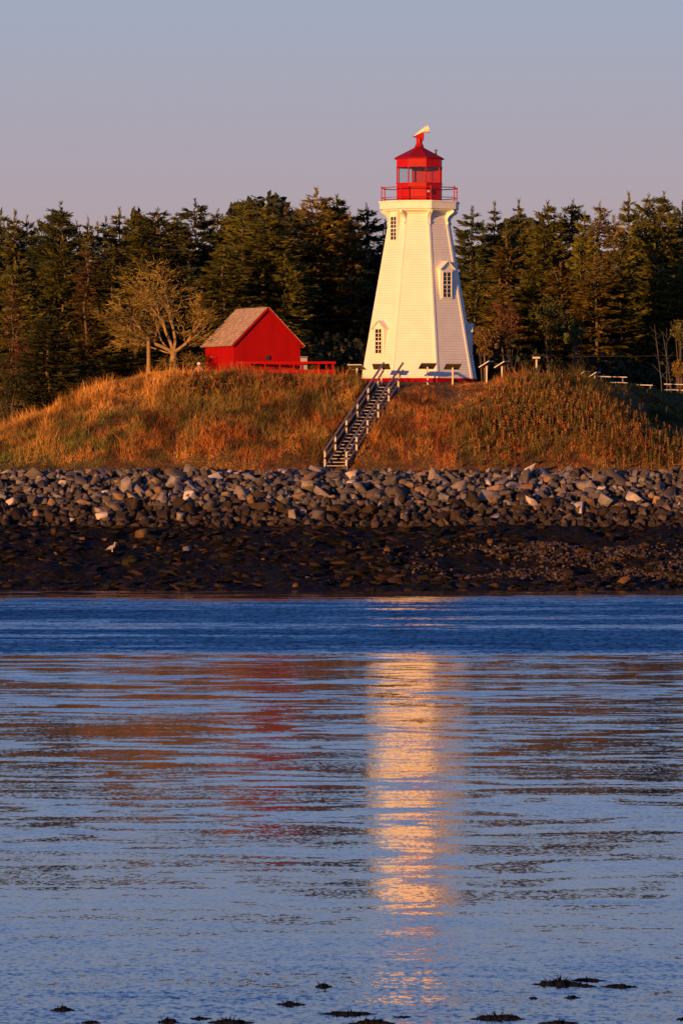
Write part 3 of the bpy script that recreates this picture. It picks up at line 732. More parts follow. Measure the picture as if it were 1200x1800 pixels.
# red deck with railing to the right of the shed
dk = empty('red_deck', (PX(557, 298.5), 298.5, tz(PX(557, 298.5), 298.5)), label='red wooden ramp and railing running along the front and right of the shed', cat='ramp')
D0 = dk.location
def dp(px, py, Y): return P(px, py, Y) - D0
q = MB(); q.bar(dp(414, 637.5, 297.9), dp(590, 637.5, 297.6), .16, .13); q.build('top_rail', M['barn'], dk)
q = MB(); q.bar(dp(414, 652, 297.9), dp(588, 652.5, 297.6), .06, .16); q.build('lower_rail', M['barn'], dk)
for px in (416, 440, 466, 492, 516, 531, 560, 573.5, 584.5):
    q = MB(); q.bar(dp(px, 638.5, 297.75), dp(px, 676, 297.75), .085 if px < 584 else .12, .085 if px < 584 else .12); q.build('post', M['barn'], dk)
q = MB(); q.bar(dp(416, 655, 298.4), dp(588, 656, 298.2), 1.0, .07); q.build('deck_boards', M['barn'], dk)
q = MB(); q.bar(dp(586, 637.5, 297.7), dp(588, 637.5, 300.5), .12, .09); q.bar(dp(586, 652.5, 297.7), dp(588, 652.5, 300.5), .05, .1); q.build('end_rail', M['barn'], dk)
bx = P(534, 0, 298.6); zb = tz(bx.x, bx.y)
cab = empty('utility_cabinet', (bx.x, bx.y, zb), label='small pale grey cabinet standing against the right corner of the red shed', cat='cabinet')
q = MB(); q.box((0, 0, (PZ(629, 298.6) - zb) / 2), (.38, .3, PZ(629, 298.6) - zb)); q.build('case', M['grey_box'], cab, bevel=.01)
q = MB(); q.box((0, 0, PZ(628, 298.6) - zb + .02), (.44, .36, .03)); q.build('lid', M['grey_box'], cab)

# ------------------------------------------------------------------ stairs
SA = Vector((ST_X0, ST_Y0, ST_Z0)); SBv = Vector((ST_X1, ST_Y1, ST_Z1)); sdv = SBv - SA
st = empty('wooden_stairs', SA, label='weathered wooden stairs with handrails climbing the grassy slope to the lighthouse', cat='stairs')
nst = 24; side = Vector((1, 0, 0)); hwid = .50
for i in range(nst):
    p = sdv * ((i + .5) / nst); q = MB(); q.box(p + Vector((0, 0, .06)), (2 * hwid - .04, .27, .045)); q.build('tread', M['wood'], st)
for sg in (-1, 1):
    q = MB(); q.bar(side * sg * (hwid + .0) + Vector((0, 0, -.02)), side * sg * hwid + sdv + Vector((0, 0, -.02)), .05, .28); q.build('stringer', M['wood_grey'], st)
    for nm, h_, a in (('handrail', .92, .10), ('mid_rail', .52, .09)):
        q = MB(); q.bar(side * sg * (hwid + .02) + Vector((0, 0, h_)), side * sg * (hwid + .02) + sdv * 1.09 + Vector((0, 0, h_)), .05 if a < .1 else .09, a if a < .1 else .045 + .03); q.build(nm, M['wood_grey'], st)
    for k in range(6):
        f_ = [0.015, .20, .40, .60, .80, .985][k]; p = sdv * f_ + side * sg * (hwid + .05)
        q = MB(); q.bar(p + Vector((0, -.03, -.25)), p + Vector((0, -.03, .90)), .09, .09); q.build('post', M['post'], st)

# ------------------------------------------------------------------ interpretive panels
def panel(px, py, ybot, Y, w_, d_, tiltx, rz, label, group='information panels around the lighthouse', edge='board_edge', rolly=0):
    x = PX(px, Y); z = tz(x, Y); zt_ = PZ(py, Y)
    r = empty('information_panel', (x, Y, z), label=label, cat='panel', group=group)
    q = MB(); q.box((0, 0, (zt_ - z) / 2 - .05), (.09, .09, zt_ - z + .1)); q.build('post', M['post'], r, bevel=.008)
    rot = Matrix.Rotation(rz, 3, 'Z') @ Matrix.Rotation(rolly, 3, 'Y') @ Matrix.Rotation(tiltx, 3, 'X'); c = Vector((0, 0, zt_ - z + .05)) 
    q = MB(); q.box(c, (w_, d_, .03), rot @ Vector((1, 0, 0)), rot @ Vector((0, 1, 0)), rot @ Vector((0, 0, 1))); q.build('board', M['board_back'], r)
    q = MB()
    for s in (-1, 1):
        q.box(c + rot @ Vector((s * (w_ / 2 + .015), 0, 0)), (.03, d_ + .06, .05), rot @ Vector((1, 0, 0)), rot @ Vector((0, 1, 0)), rot @ Vector((0, 0, 1)))
        q.box(c + rot @ Vector((0, s * (d_ / 2 + .015), 0)), (w_ - .001, .03, .049), rot @ Vector((1, 0, 0)), rot @ Vector((0, 1, 0)), rot @ Vector((0, 0, 1)))
    q.build('frame', M[edge], r)
panel(627, 647, 668, 293.6, .78, .62, R(-22), R(-25), 'information panel on a pale post between the red deck and the lighthouse')
panel(670, 646, 672, 292.4, .86, .60, R(-24), R(-8), 'information panel behind the top of the stairs, at the left of the tower base', edge='board_back')
panel(751, 645, 672, 293.0, .80, .60, R(-24), R(14), 'information panel in front of the middle of the tower base', edge='board_back')
panel(795, 646, 672, 293.3, .80, .60, R(-24), R(12), 'information panel in front of the right side of the tower base', edge='board_back')
panel(854.5, 642, 668, 293.5, .80, .62, R(-30), R(68), 'left of the two pale-edged information panels right of the tower')
panel(881.5, 642.5, 672, 293.0, .80, .62, R(-30), R(68), 'right of the two pale-edged information panels right of the tower')
# small post with a flat top behind the weeds
x = PX(942, 296); z = tz(x, 296); fp = empty('short_post', (x, 296, z), label='short pale post with a flat cap standing behind the weeds right of the tower', cat='post')
q = MB(); q.box((0, 0, (PZ(632, 296) - z) / 2), (.085, .085, PZ(632, 296) - z)); q.build('shaft', M['post'], fp)
q = MB(); q.box((0, 0, PZ(629.5, 296) - z + .02), (.42, .3, .11)); q.build('cap', M['board_edge'], fp, bevel=.02)
# picnic tables at the right
def picnic(px0, px1, py, Y, label, seats=True):
    x0, x1 = PX(px0, Y), PX(px1, Y); xm = (x0 + x1) / 2; z = tz(xm, Y); zt_ = PZ(py, Y); w_ = x1 - x0
    r = empty('picnic_table', (xm, Y, z), label=label, cat='table', group='picnic tables on the right of the hilltop'); h = zt_ - z
    r.rotation_euler = (0, R(1.5), R(-6))
    for i in range(4):
        q = MB(); q.box((0, -.27 + i * .18, h), (w_, .165, .05)); q.build('tabletop_board', M['board_edge'], r)
    for s in (-1, 1):
        q = MB(); q.box((0, s * .72, h - .32), (w_, .26, .05)); q.build('seat', M['board_edge'], r)
        for u in (-1, 1):
            q = MB(); q.bar((u * w_ * .36, s * .2, h - .03), (u * w_ * .36, s * .72, -.1), .06, .10); q.build('leg', M['wood_grey'], r)
        q = MB(); q.bar((s * w_ * .36 + .06, -.72, h - .35), (s * w_ * .36 + .06, .72, h - .35), .05, .08); q.build('cross_beam', M['wood_grey'], r)
picnic(1048, 1101, 662.5, 303, 'pale wooden picnic table on the right, nearer the lighthouse')
picnic(1166, 1232, 676, 305, 'pale wooden picnic table cut by the right edge of the photo')
picnic(1118, 1146, 677, 309, 'low picnic table between the other two, mostly hidden by the grass')
panel(1024, 659.5, 668, 297, .62, .55, R(-30), R(60), 'low information panel beside the picnic tables at the right')
panel(1044, 660.5, 668, 296.5, .50, .50, R(-30), R(60), 'low slanted panel touching the left end of the nearer picnic table')
# overhead cable with its poles
def pole(x, Y, top, label):
    z = tz(x, Y); r = empty('utility_pole', (x, Y, z), label=label, cat='pole'); q = MB(); q.tube([(0, 0, -.3), (0, 0, top - z)], [.13, .10], 10); q.build('shaft', M['wood_grey'], r)
    q = MB(); q.box((0, 0, top - z - .3), (1.0, .09, .09)); q.build('cross_arm', M['wood_grey'], r)
zc1 = PZ(624, 312)
q = MB(); A_, B_ = Vector((LX + 1.0, LY + 2.2, PZ(621, LY + 2.2))), Vector((PX(1290, 314), 314, PZ(622, 314)))
q.tube([A_.lerp(B_, i / 16) + Vector((0, 0, -.16 * 4 * (i / 16) * (1 - i / 16))) for i in range(17)], .012, 5)
tag(q.build('overhead_cable', M['birch']), 'thin straight cable running right from behind the lighthouse', 'cable')
pole(B_.x, B_.y, B_.z + .3, 'wooden utility pole holding the cable at the far right')

# ------------------------------------------------------------------ seated person beside the shed (half hidden in the grass)
def person():
    x, Y = PX(350, 297.0), 297.0; z = tz(x, Y)
    r = empty('person', (x, Y, z), label='person in peach clothing and white cap low in the grass beside the shed', cat='person')
    zt_ = PZ(637, Y) - z          # top of head
    b = zt_ - 1.22                  # height of the seat
    V = [(0, 0, b + .42), (0, 0, b + .62), (0, .02, b + .80), (0, .02, b + .92), (0, 0, b + 1.0), (0, -.01, b + 1.10), (0, -.01, b + 1.17),
         (.17, .01, b + .88), (.24, -.12, b + .66), (.17, -.32, b + .58), (-.17, .01, b + .88), (-.25, -.10, b + .66), (-.16, -.30, b + .56),
         (.10, -.04, b + .40), (.16, -.46, b + .46), (.17, -.50, b + .06), (.17, -.62, b + .02), (-.10, -.04, b + .40), (-.16, -.46, b + .46), (-.17, -.50, b + .06), (-.17, -.62, b + .02)]
    E = [(0, 1), (1, 2), (2, 3), (3, 4), (4, 5), (5, 6), (3, 7), (7, 8), (8, 9), (3, 10), (10, 11), (11, 12), (0, 13), (13, 14), (14, 15), (15, 16), (0, 17), (17, 18), (18, 19), (19, 20)]
    rad = [.15, .13, .15, .12, .055, .09, .08, .065, .05, .035, .065, .05, .035, .09, .07, .05, .04, .09, .07, .05, .04]
    me = bpy.data.meshes.new('body'); me.from_pydata(V, E, []); o = bpy.data.objects.new('body', me); COL.objects.link(o); o.parent = r
    me.materials.append(mat('peach_clothing', (.42, .17, .09), .8, var=.1))
    sk = o.modifiers.new('skin', 'SKIN'); 
    for i, v in enumerate(me.skin_vertices[0].data if me.skin_vertices else []): v.radius = (rad[i], rad[i])
    o.modifiers.new('sub', 'SUBSURF').levels = 1
    q = MB(); q.tube([(0, -.01, b + 1.10), (0, -.01, b + 1.17), (0, -.01, b + 1.215), (0, -.01, b + 1.235)], [.108, .106, .075, .02], 14); q.bar((0, -.09, b + 1.12), (0, -.19, b + 1.11), .15, .015); q.build('cap', M['white'], r, smooth=True)
    return o, rad
po, prad = person()
bm = bmesh.new(); bm.from_mesh(po.data); lay = bm.verts.layers.skin.verify(); bm.verts.ensure_lookup_table()
for i, v in enumerate(bm.verts): v[lay].radius = (prad[i], prad[i]); v[lay].use_root = (i == 0)
bm.to_mesh(po.data); bm.free()

# ------------------------------------------------------------------ gull on the beach
def gull():
    px, py = 197, 975; ys = np.linspace(248, 268, 400); zs = terrain(np.full(400, PX(px, 256)), ys); pr = HOR - (zs - EYE) * F / ys
    i = int(np.argmin(np.abs(pr - py))); Y = ys[i]; x = PX(px, Y); z = zs[i] + .1
    r = empty('gull', (x, Y, z), label='pale gull standing on the dark weedy beach at the left', cat='gull')
    q = MB(); q.tube([(-.26, 0, .16), (-.20, 0, .19), (-.08, 0, .24), (.05, 0, .29), (.12, 0, .34), (.14, 0, .42), (.15, 0, .47), (.17, 0, .50), (.20, 0, .495)], [.01, .05, .095, .105, .075, .045, .045, .045, .015], 12)
    q.build('body', mat('gull_plumage', (.36, .27, .22), .7), r, smooth=True)
    q = MB()
    for s in (-1, 1): q.loft([[Vector((.08, s * .10, .30)), Vector((-.10, s * .10, .26)), Vector((-.34, s * .03, .13)), Vector((-.12, s * .11, .17)), Vector((.06, s * .115, .21))], [Vector((.08, s * .085, .31)), Vector((-.10, s * .085, .27)), Vector((-.34, s * .015, .14)), Vector((-.12, s * .09, .18)), Vector((.06, s * .09, .22))]])
    q.build('wing', mat('gull_wing', (.24, .20, .19), .7), r)
    q = MB(); q.tube([(.20, 0, .495), (.26, 0, .48)], [.014, .003], 6); q.build('beak', mat('gull_beak', (.7, .4, .05), .4), r)
    for s in (-1, 1):
        q = MB(); q.tube([(.02, s * .04, .2), (.02, s * .04, .0)], .012, 6); q.bar((-.01, s * .04, 0), (.07, s * .04, 0), .05, .012); q.build('leg', M['peach'], r)
gull()

# ------------------------------------------------------------------ trees
def spruce_mesh(seed, H=13.0, Rm=2.4, nwh=34, top=.9, droop=.12, ragged=.35, bare=.10, col=(.072, .070, .020), wide=.0, dens=1.0, name='crown'):
    g = np.random.default_rng(seed)
    B = []   # per branch: h, az, L, e0
    for i in range(nwh):
        f = (i + g.uniform(0, .7)) / nwh; h = H * (bare + (1 - bare) * f)
        prof = (1 - f) ** (top * .62) * (1 - .35 * math.exp(-f * 9)) 
        prof = prof * (1 - wide) + wide * math.sqrt(max(1 - f * f, 0)) * .9
        k = g.integers(5, 8) if f < .85 else 4
        for j in range(k):
            L = Rm * (prof * .96 + .035) * g.uniform(1 - ragged, 1 + ragged * .6)
            if g.uniform() < .07: L *= .4
            B.append((h + g.normal(0, .08), g.uniform(0, 2 * np.pi), L, g.uniform(-.18, .12) + .65 * f ** 2.2, g.uniform(.65, 1.3)))
    B = np.array(B); V = []; C = []
    for h, az, L, e, cv in B:
        m = int(max(10, 68 * L * dens)); s = g.uniform(.12, 1, m) ** .8
        d = np.array([math.cos(az), math.sin(az)]); pz = h + L * (e * s - droop * 2.2 * s ** 1.6 + droop * 1.6 * s ** 4)
        sidev = np.array([-d[1], d[0]])
        lw = (.34 * L * (1.05 - s) + .16) * (1 if L < 3 else .8)
        off = g.uniform(-1, 1, m) * lw
        x = d[0] * L * s + sidev[0] * off; y = d[1] * L * s + sidev[1] * off; z = pz - np.abs(off) * .18 + g.normal(0, .03, m)
        # twig direction: outward and to the side
        tx = d[0] * .8 + sidev[0] * np.sign(off) * .65; ty = d[1] * .8 + sidev[1] * np.sign(off) * .65; tz_ = np.full(m, e * .6) + g.normal(-.12, .25, m)
        T = np.stack([tx, ty, tz_], 1); T /= np.linalg.norm(T, axis=1)[:, None]
        W = np.stack([-ty, tx, g.normal(0, .5, m)], 1); W /= np.linalg.norm(W, axis=1)[:, None]
        ln = g.uniform(.20, .42, m)[:, None]; wd = g.uniform(.06, .13, m)[:, None]
        c = np.stack([x, y, z], 1); V.append(np.stack([c - W * wd * .6, c + W * wd * .6, c + T * ln + W * wd * .25, c + T * ln - W * wd * .25], 1).reshape(-1, 3))
        C.append(np.repeat(np.array(col)[None] * cv * g.uniform(.7, 1.35, m)[:, None], 4, 0))
    # leader
    m = 40; z = H * g.uniform(.9, 1.03, m); a = g.uniform(0, 6.28, m); c = np.stack([0 * a, 0 * a, z], 1); T = np.stack([np.cos(a) * .5, np.sin(a) * .5, np.full(m, .8)], 1); W = np.stack([-np.sin(a), np.cos(a), 0 * a], 1)
    V.append(np.stack([c - W * .04, c + W * .04, c + T * .28 + W * .02, c + T * .28 - W * .02], 1).reshape(-1, 3)); C.append(np.tile(np.array(col), (m * 4, 1)))
    V = np.concatenate(V); C = np.concatenate(C)
    return fast_mesh(name, V, np.arange(len(V)), 4, [M['leaf']], C), B
def trunk_mesh(H, r, m, B=None, bl=.6, seed=0, name='trunk'):
    q = MB(); g = random.Random(seed); pts = [Vector((g.gauss(0, .04) * i, g.gauss(0, .04) * i, H * i / 6)) * (1 if i else 1) for i in range(7)]
    q.tube([(0, 0, -.5)] + pts[1:], [r * (1 - .92 * i / 6) + .015 for i in range(7)], 8)
    if B is not None:
        for h, az, L, e, cv in B[::2]:
            if L < .4: continue
            q.tube([(0, 0, h), (math.cos(az) * L * bl, math.sin(az) * L * bl, h + L * bl * (e - .15))], [.03, .008], 4, cap=False)
    me = bpy.data.meshes.new(name); me.from_pydata(q.v, [], q.f); me.materials.append(m); me.update()
    return me
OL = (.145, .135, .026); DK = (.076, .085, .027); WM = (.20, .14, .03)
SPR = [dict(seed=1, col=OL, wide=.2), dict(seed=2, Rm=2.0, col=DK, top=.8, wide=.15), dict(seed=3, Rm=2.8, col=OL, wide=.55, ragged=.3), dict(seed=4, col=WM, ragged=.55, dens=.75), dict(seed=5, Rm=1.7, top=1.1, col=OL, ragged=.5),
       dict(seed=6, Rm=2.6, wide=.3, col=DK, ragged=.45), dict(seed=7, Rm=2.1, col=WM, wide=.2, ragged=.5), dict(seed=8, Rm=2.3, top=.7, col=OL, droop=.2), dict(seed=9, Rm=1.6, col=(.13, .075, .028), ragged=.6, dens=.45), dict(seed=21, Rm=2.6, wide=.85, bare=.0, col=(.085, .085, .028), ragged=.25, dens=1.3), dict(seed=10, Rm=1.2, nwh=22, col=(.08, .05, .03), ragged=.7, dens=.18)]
SM = []
for s in SPR:
    me, B = spruce_mesh(**s); SM.append((me, trunk_mesh(13, .17, M['bark'], B, seed=s['seed']), s.get('Rm', 2.4)))
def place_spruce(v, px, top, hw, Y, label, name='spruce_tree', base=None, group='conifers of the wood behind the hill', cat='tree'):
    x = PX(px, Y); z = tz(x, Y) if base is None else base; zt_ = PZ(top, Y); h = zt_ - z; s = h / 13.0
    w_ = hw * Y / F / SM[v][2] * 1.38
    r = empty(name, (x, Y, z), rg.uniform(0, 6.28), label=label, cat=cat, group=group)
    for nm, me in (('crown', SM[v][0]), ('trunk', SM[v][1])):
        o = link(nm, me, r); o.scale = (w_, w_, s) if nm == 'crown' else (max(w_ * .9, .6), max(w_ * .9, .6), s)
    return r
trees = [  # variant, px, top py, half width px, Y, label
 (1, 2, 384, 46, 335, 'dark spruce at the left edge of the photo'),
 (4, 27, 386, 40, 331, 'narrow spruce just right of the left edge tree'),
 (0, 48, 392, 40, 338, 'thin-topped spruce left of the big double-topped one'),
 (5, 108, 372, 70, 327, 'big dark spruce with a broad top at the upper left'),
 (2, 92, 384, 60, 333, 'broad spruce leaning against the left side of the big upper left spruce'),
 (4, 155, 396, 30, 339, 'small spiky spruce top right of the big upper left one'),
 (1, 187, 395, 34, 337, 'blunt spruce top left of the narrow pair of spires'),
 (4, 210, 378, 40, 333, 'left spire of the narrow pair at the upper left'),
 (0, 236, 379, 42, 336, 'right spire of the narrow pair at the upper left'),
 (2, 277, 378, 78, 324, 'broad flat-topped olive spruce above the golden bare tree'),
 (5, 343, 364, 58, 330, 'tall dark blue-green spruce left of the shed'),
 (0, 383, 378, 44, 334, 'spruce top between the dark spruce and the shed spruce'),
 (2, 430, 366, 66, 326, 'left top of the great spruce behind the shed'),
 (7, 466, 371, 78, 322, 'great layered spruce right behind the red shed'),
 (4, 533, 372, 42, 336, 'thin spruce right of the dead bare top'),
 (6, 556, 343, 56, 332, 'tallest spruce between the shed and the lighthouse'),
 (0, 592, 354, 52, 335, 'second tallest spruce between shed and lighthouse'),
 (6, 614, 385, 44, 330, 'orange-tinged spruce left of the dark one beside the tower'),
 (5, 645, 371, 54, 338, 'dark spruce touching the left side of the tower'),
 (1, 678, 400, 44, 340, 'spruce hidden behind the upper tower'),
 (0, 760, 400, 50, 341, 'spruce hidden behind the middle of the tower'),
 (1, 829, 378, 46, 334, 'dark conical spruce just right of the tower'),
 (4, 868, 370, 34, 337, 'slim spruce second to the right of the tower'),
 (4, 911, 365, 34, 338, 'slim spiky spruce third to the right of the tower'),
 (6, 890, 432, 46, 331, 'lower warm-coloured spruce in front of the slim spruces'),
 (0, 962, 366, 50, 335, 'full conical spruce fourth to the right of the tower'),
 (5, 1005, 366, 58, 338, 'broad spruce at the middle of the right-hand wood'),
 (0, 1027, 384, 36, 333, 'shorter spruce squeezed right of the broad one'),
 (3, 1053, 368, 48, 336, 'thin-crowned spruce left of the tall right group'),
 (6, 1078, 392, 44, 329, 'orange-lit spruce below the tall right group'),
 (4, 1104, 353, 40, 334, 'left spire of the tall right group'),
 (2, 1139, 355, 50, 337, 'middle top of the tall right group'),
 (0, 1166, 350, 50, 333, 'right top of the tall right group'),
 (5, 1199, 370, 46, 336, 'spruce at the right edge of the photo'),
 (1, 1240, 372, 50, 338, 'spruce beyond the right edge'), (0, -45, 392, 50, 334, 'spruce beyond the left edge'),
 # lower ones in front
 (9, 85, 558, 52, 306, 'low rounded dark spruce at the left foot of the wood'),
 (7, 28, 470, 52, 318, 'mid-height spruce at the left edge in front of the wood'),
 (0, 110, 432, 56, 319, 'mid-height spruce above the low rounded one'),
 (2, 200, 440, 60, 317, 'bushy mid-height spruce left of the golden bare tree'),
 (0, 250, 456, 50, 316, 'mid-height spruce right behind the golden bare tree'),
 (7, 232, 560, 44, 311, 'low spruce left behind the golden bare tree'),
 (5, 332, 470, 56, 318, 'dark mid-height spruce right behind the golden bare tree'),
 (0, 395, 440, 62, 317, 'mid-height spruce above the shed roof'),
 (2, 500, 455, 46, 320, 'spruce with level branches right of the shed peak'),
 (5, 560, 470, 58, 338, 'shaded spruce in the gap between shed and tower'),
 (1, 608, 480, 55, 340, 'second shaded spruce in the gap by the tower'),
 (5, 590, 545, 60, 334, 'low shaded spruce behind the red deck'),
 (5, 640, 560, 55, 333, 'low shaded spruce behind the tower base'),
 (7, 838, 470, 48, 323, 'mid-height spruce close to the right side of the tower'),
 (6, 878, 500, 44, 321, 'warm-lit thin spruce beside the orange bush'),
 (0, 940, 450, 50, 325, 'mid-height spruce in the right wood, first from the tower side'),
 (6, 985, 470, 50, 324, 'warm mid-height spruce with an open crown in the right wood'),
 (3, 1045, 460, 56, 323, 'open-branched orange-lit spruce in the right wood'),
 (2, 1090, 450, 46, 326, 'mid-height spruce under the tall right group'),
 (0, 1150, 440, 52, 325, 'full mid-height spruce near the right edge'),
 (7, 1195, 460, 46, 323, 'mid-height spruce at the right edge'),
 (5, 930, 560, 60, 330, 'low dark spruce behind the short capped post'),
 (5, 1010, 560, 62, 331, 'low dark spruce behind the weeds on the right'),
 (5, 1080, 565, 60, 330, 'low dark spruce behind the picnic table'),
 (5, 1150, 555, 62, 331, 'low dark spruce behind the birch stems'),
 (5, 860, 575, 50, 332, 'low dark spruce beside the foot of the tower'),
]
FILL = [(15, 398, 'between the edge spruce and its narrow neighbour'), (68, 402, 'left of the broad upper left spruce'), (135, 400, 'just right of the big upper left spruce'), (172, 402, 'between the small spiky top and the blunt top'),
        (255, 392, 'between the twin spires and the flat-topped spruce'), (310, 386, 'between the flat-topped spruce and the dark blue-green one'), (405, 392, 'left of the great shed spruce'), (488, 398, 'at the foot of the bare dead top'),
        (574, 372, 'between the two tallest spruces left of the tower'), (629, 396, 'left of the tower-side dark spruce'), (848, 402, 'between first and second spruce right of the tower'), (889, 402, 'between second and third spruce right of the tower'),
        (936, 396, 'left of the full conical spruce right of the tower'), (984, 390, 'between the conical and the broad spruce of the right wood'), (1122, 374, 'between left spire and middle top of the right group'), (1184, 376, 'between right group and the right edge spruce')]
for i, (px, top, w_) in enumerate(FILL): trees.append((i % 3, px, top, 46, 343, 'half-hidden back-row spruce ' + w_))
for v, px, top, hw, Y, lab in trees: place_spruce(v, px, top, hw, Y, lab)
place_spruce(8, 152, 440, 30, 316, 'slender rusty brown dying spruce in the left wood', name='dying_spruce', group=None)
place_spruce(10, 503, 378, 26, 336, 'bare dead spruce top standing against the sky', name='dead_spruce', group=None)
place_spruce(8, 22, 498, 22, 312, 'small golden-brown dying spruce at the far left', name='dying_spruce', group=None)

def blob_tree(px, py, hwpx, hpx, Y, col, label, seed, name='shrub', n=2600, leaf=.13, cat='shrub'):
    g = np.random.default_rng(seed); x = PX(px, Y); z = tz(x, Y); zt_ = PZ(py - hpx, Y) - z; zb_ = max(PZ(py + hpx, Y) - z, .15); rw = hwpx * Y / F
    r = empty(name, (x, Y, z), label=label, cat=cat)
    K = 26; cc = g.normal(0, .42, (K, 3)) * np.array([rw, rw, (zt_ - zb_) / 2]) + np.array([0, 0, (zt_ + zb_) / 2]); cr_ = g.uniform(.16, .38, K) * rw
    cc[:, 2] = np.clip(cc[:, 2], zb_ + .1, zt_ - .1); cvs = g.uniform(.6, 1.5, K)
    k = g.integers(0, K, n); d = g.normal(0, 1, (n, 3)); d /= np.linalg.norm(d, axis=1)[:, None]
    c = cc[k] + d * (cr_[k] * g.uniform(.4, 1.15, n) ** .5)[:, None]
    T = g.normal(0, 1, (n, 3)); T /= np.linalg.norm(T, axis=1)[:, None]; Wd = np.cross(T, g.normal(0, 1, (n, 3))); Wd /= np.linalg.norm(Wd, axis=1)[:, None]
    s = leaf * g.uniform(.5, 1.2, n)[:, None]; V = np.stack([c - T * s * .5, c + Wd * s * .3, c + T * s * .5, c - Wd * s * .3], 1).reshape(-1, 3)
    C = np.repeat(np.array(col)[None] * (cvs[k] * g.uniform(.7, 1.3, n))[:, None], 4, 0)
    link('crown', fast_mesh('crown', V, np.arange(len(V)), 4, [M['leaf']], C), r)
    q = MB()
    for i in range(7): q.tube([(g.normal(0, .08), 0, -.2), cc[i] * np.array([.5, .5, .55]), cc[i]], [.05, .03, .01], 5)
    q.build('trunk', M['bark'], r)
blob_tree(892, 566, 30, 46, 317, (.13, .058, .022), 'rusty orange deciduous bush right of the tower', 41, n=3000)
blob_tree(850, 600, 24, 40, 315, (.13, .075, .02), 'brownish bush against the right side of the tower foot', 42, n=2200)
blob_tree(966, 560, 34, 45, 322, (.085, .085, .022), 'olive green rounded bush in the right wood', 43, n=3000)
blob_tree(1012, 590, 18, 26, 318, (.12, .13, .03), 'small yellow-green bush low in the right wood', 44, n=1500)
blob_tree(1198, 580, 22, 34, 316, (.10, .09, .024), 'golden green bush at the right edge', 45, n=2000)
blob_tree(1192, 645, 16, 18, 312, (.20, .13, .03), 'small golden bush above the right-hand picnic table', 46, n=1300)
blob_tree(45, 620, 22, 30, 311, (.10, .04, .02), 'reddish bush beside the low rounded spruce at the left', 47, n=1500)
blob_tree(15, 680, 40, 50, 306, (.035, .036, .016), 'dark bush in the lower left corner of the wood', 48, n=3000)
blob_tree(150, 660, 30, 30, 309, (.05, .05, .018), 'dark green bush at the foot of the left wood', 49, n=2500)

# dark undergrowth behind the hill crest
g = np.random.default_rng(99); n = 60000; ux = g.uniform(-27, 30, n); uy = g.uniform(316, 350, n); uz = terrain(ux, uy) + g.uniform(0, 1, n) ** 1.3 * (2.4 + 2.8 * fbm(ux * .3, uy * .3, 8))
T = g.normal(0, 1, (n, 3)); T /= np.linalg.norm(T, axis=1)[:, None]; Wd = np.cross(T, g.normal(0, 1, (n, 3))); Wd /= np.linalg.norm(Wd, axis=1)[:, None]
c = np.stack([ux, uy, uz], 1); s = g.uniform(.2, .5, n)[:, None]; V = np.stack([c - T * s * .5, c + Wd * s * .35, c + T * s * .5, c - Wd * s * .35], 1).reshape(-1, 3)
C = np.repeat(np.array([.040, .042, .018])[None] * g.uniform(.5, 1.4, n)[:, None], 4, 0)
tag(link('undergrowth', fast_mesh('undergrowth', V, np.arange(len(V)), 4, [M['leaf']], C)), 'dark bushy undergrowth filling the wood behind the hill', 'undergrowth', kind='stuff')
# deep wood behind
g = np.random.default_rng(98); n = 130000; ux = g.uniform(-34, 36, n); uy = g.uniform(346, 362, n); top = 10.5 + 5.5 * vnoise(ux * .45, uy * 0 + 3, 4) ; uz = terrain(ux, uy) + g.uniform(0, 1, n) * (top - 2)
T = g.normal(0, 1, (n, 3)); T /= np.linalg.norm(T, axis=1)[:, None]; Wd = np.cross(T, g.normal(0, 1, (n, 3))); Wd /= np.linalg.norm(Wd, axis=1)[:, None]
c = np.stack([ux, uy, uz], 1); s = g.uniform(.3, .7, n)[:, None]; V = np.stack([c - T * s * .5, c + Wd * s * .35, c + T * s * .5, c - Wd * s * .35], 1).reshape(-1, 3)
C = np.repeat(np.array([.035, .038, .016])[None] * g.uniform(.5, 1.4, n)[:, None], 4, 0)
tag(link('forest', fast_mesh('forest', V, np.arange(len(V)), 4, [M['leaf']], C)), 'dark mass of spruces deeper in the wood', 'forest', kind='stuff')

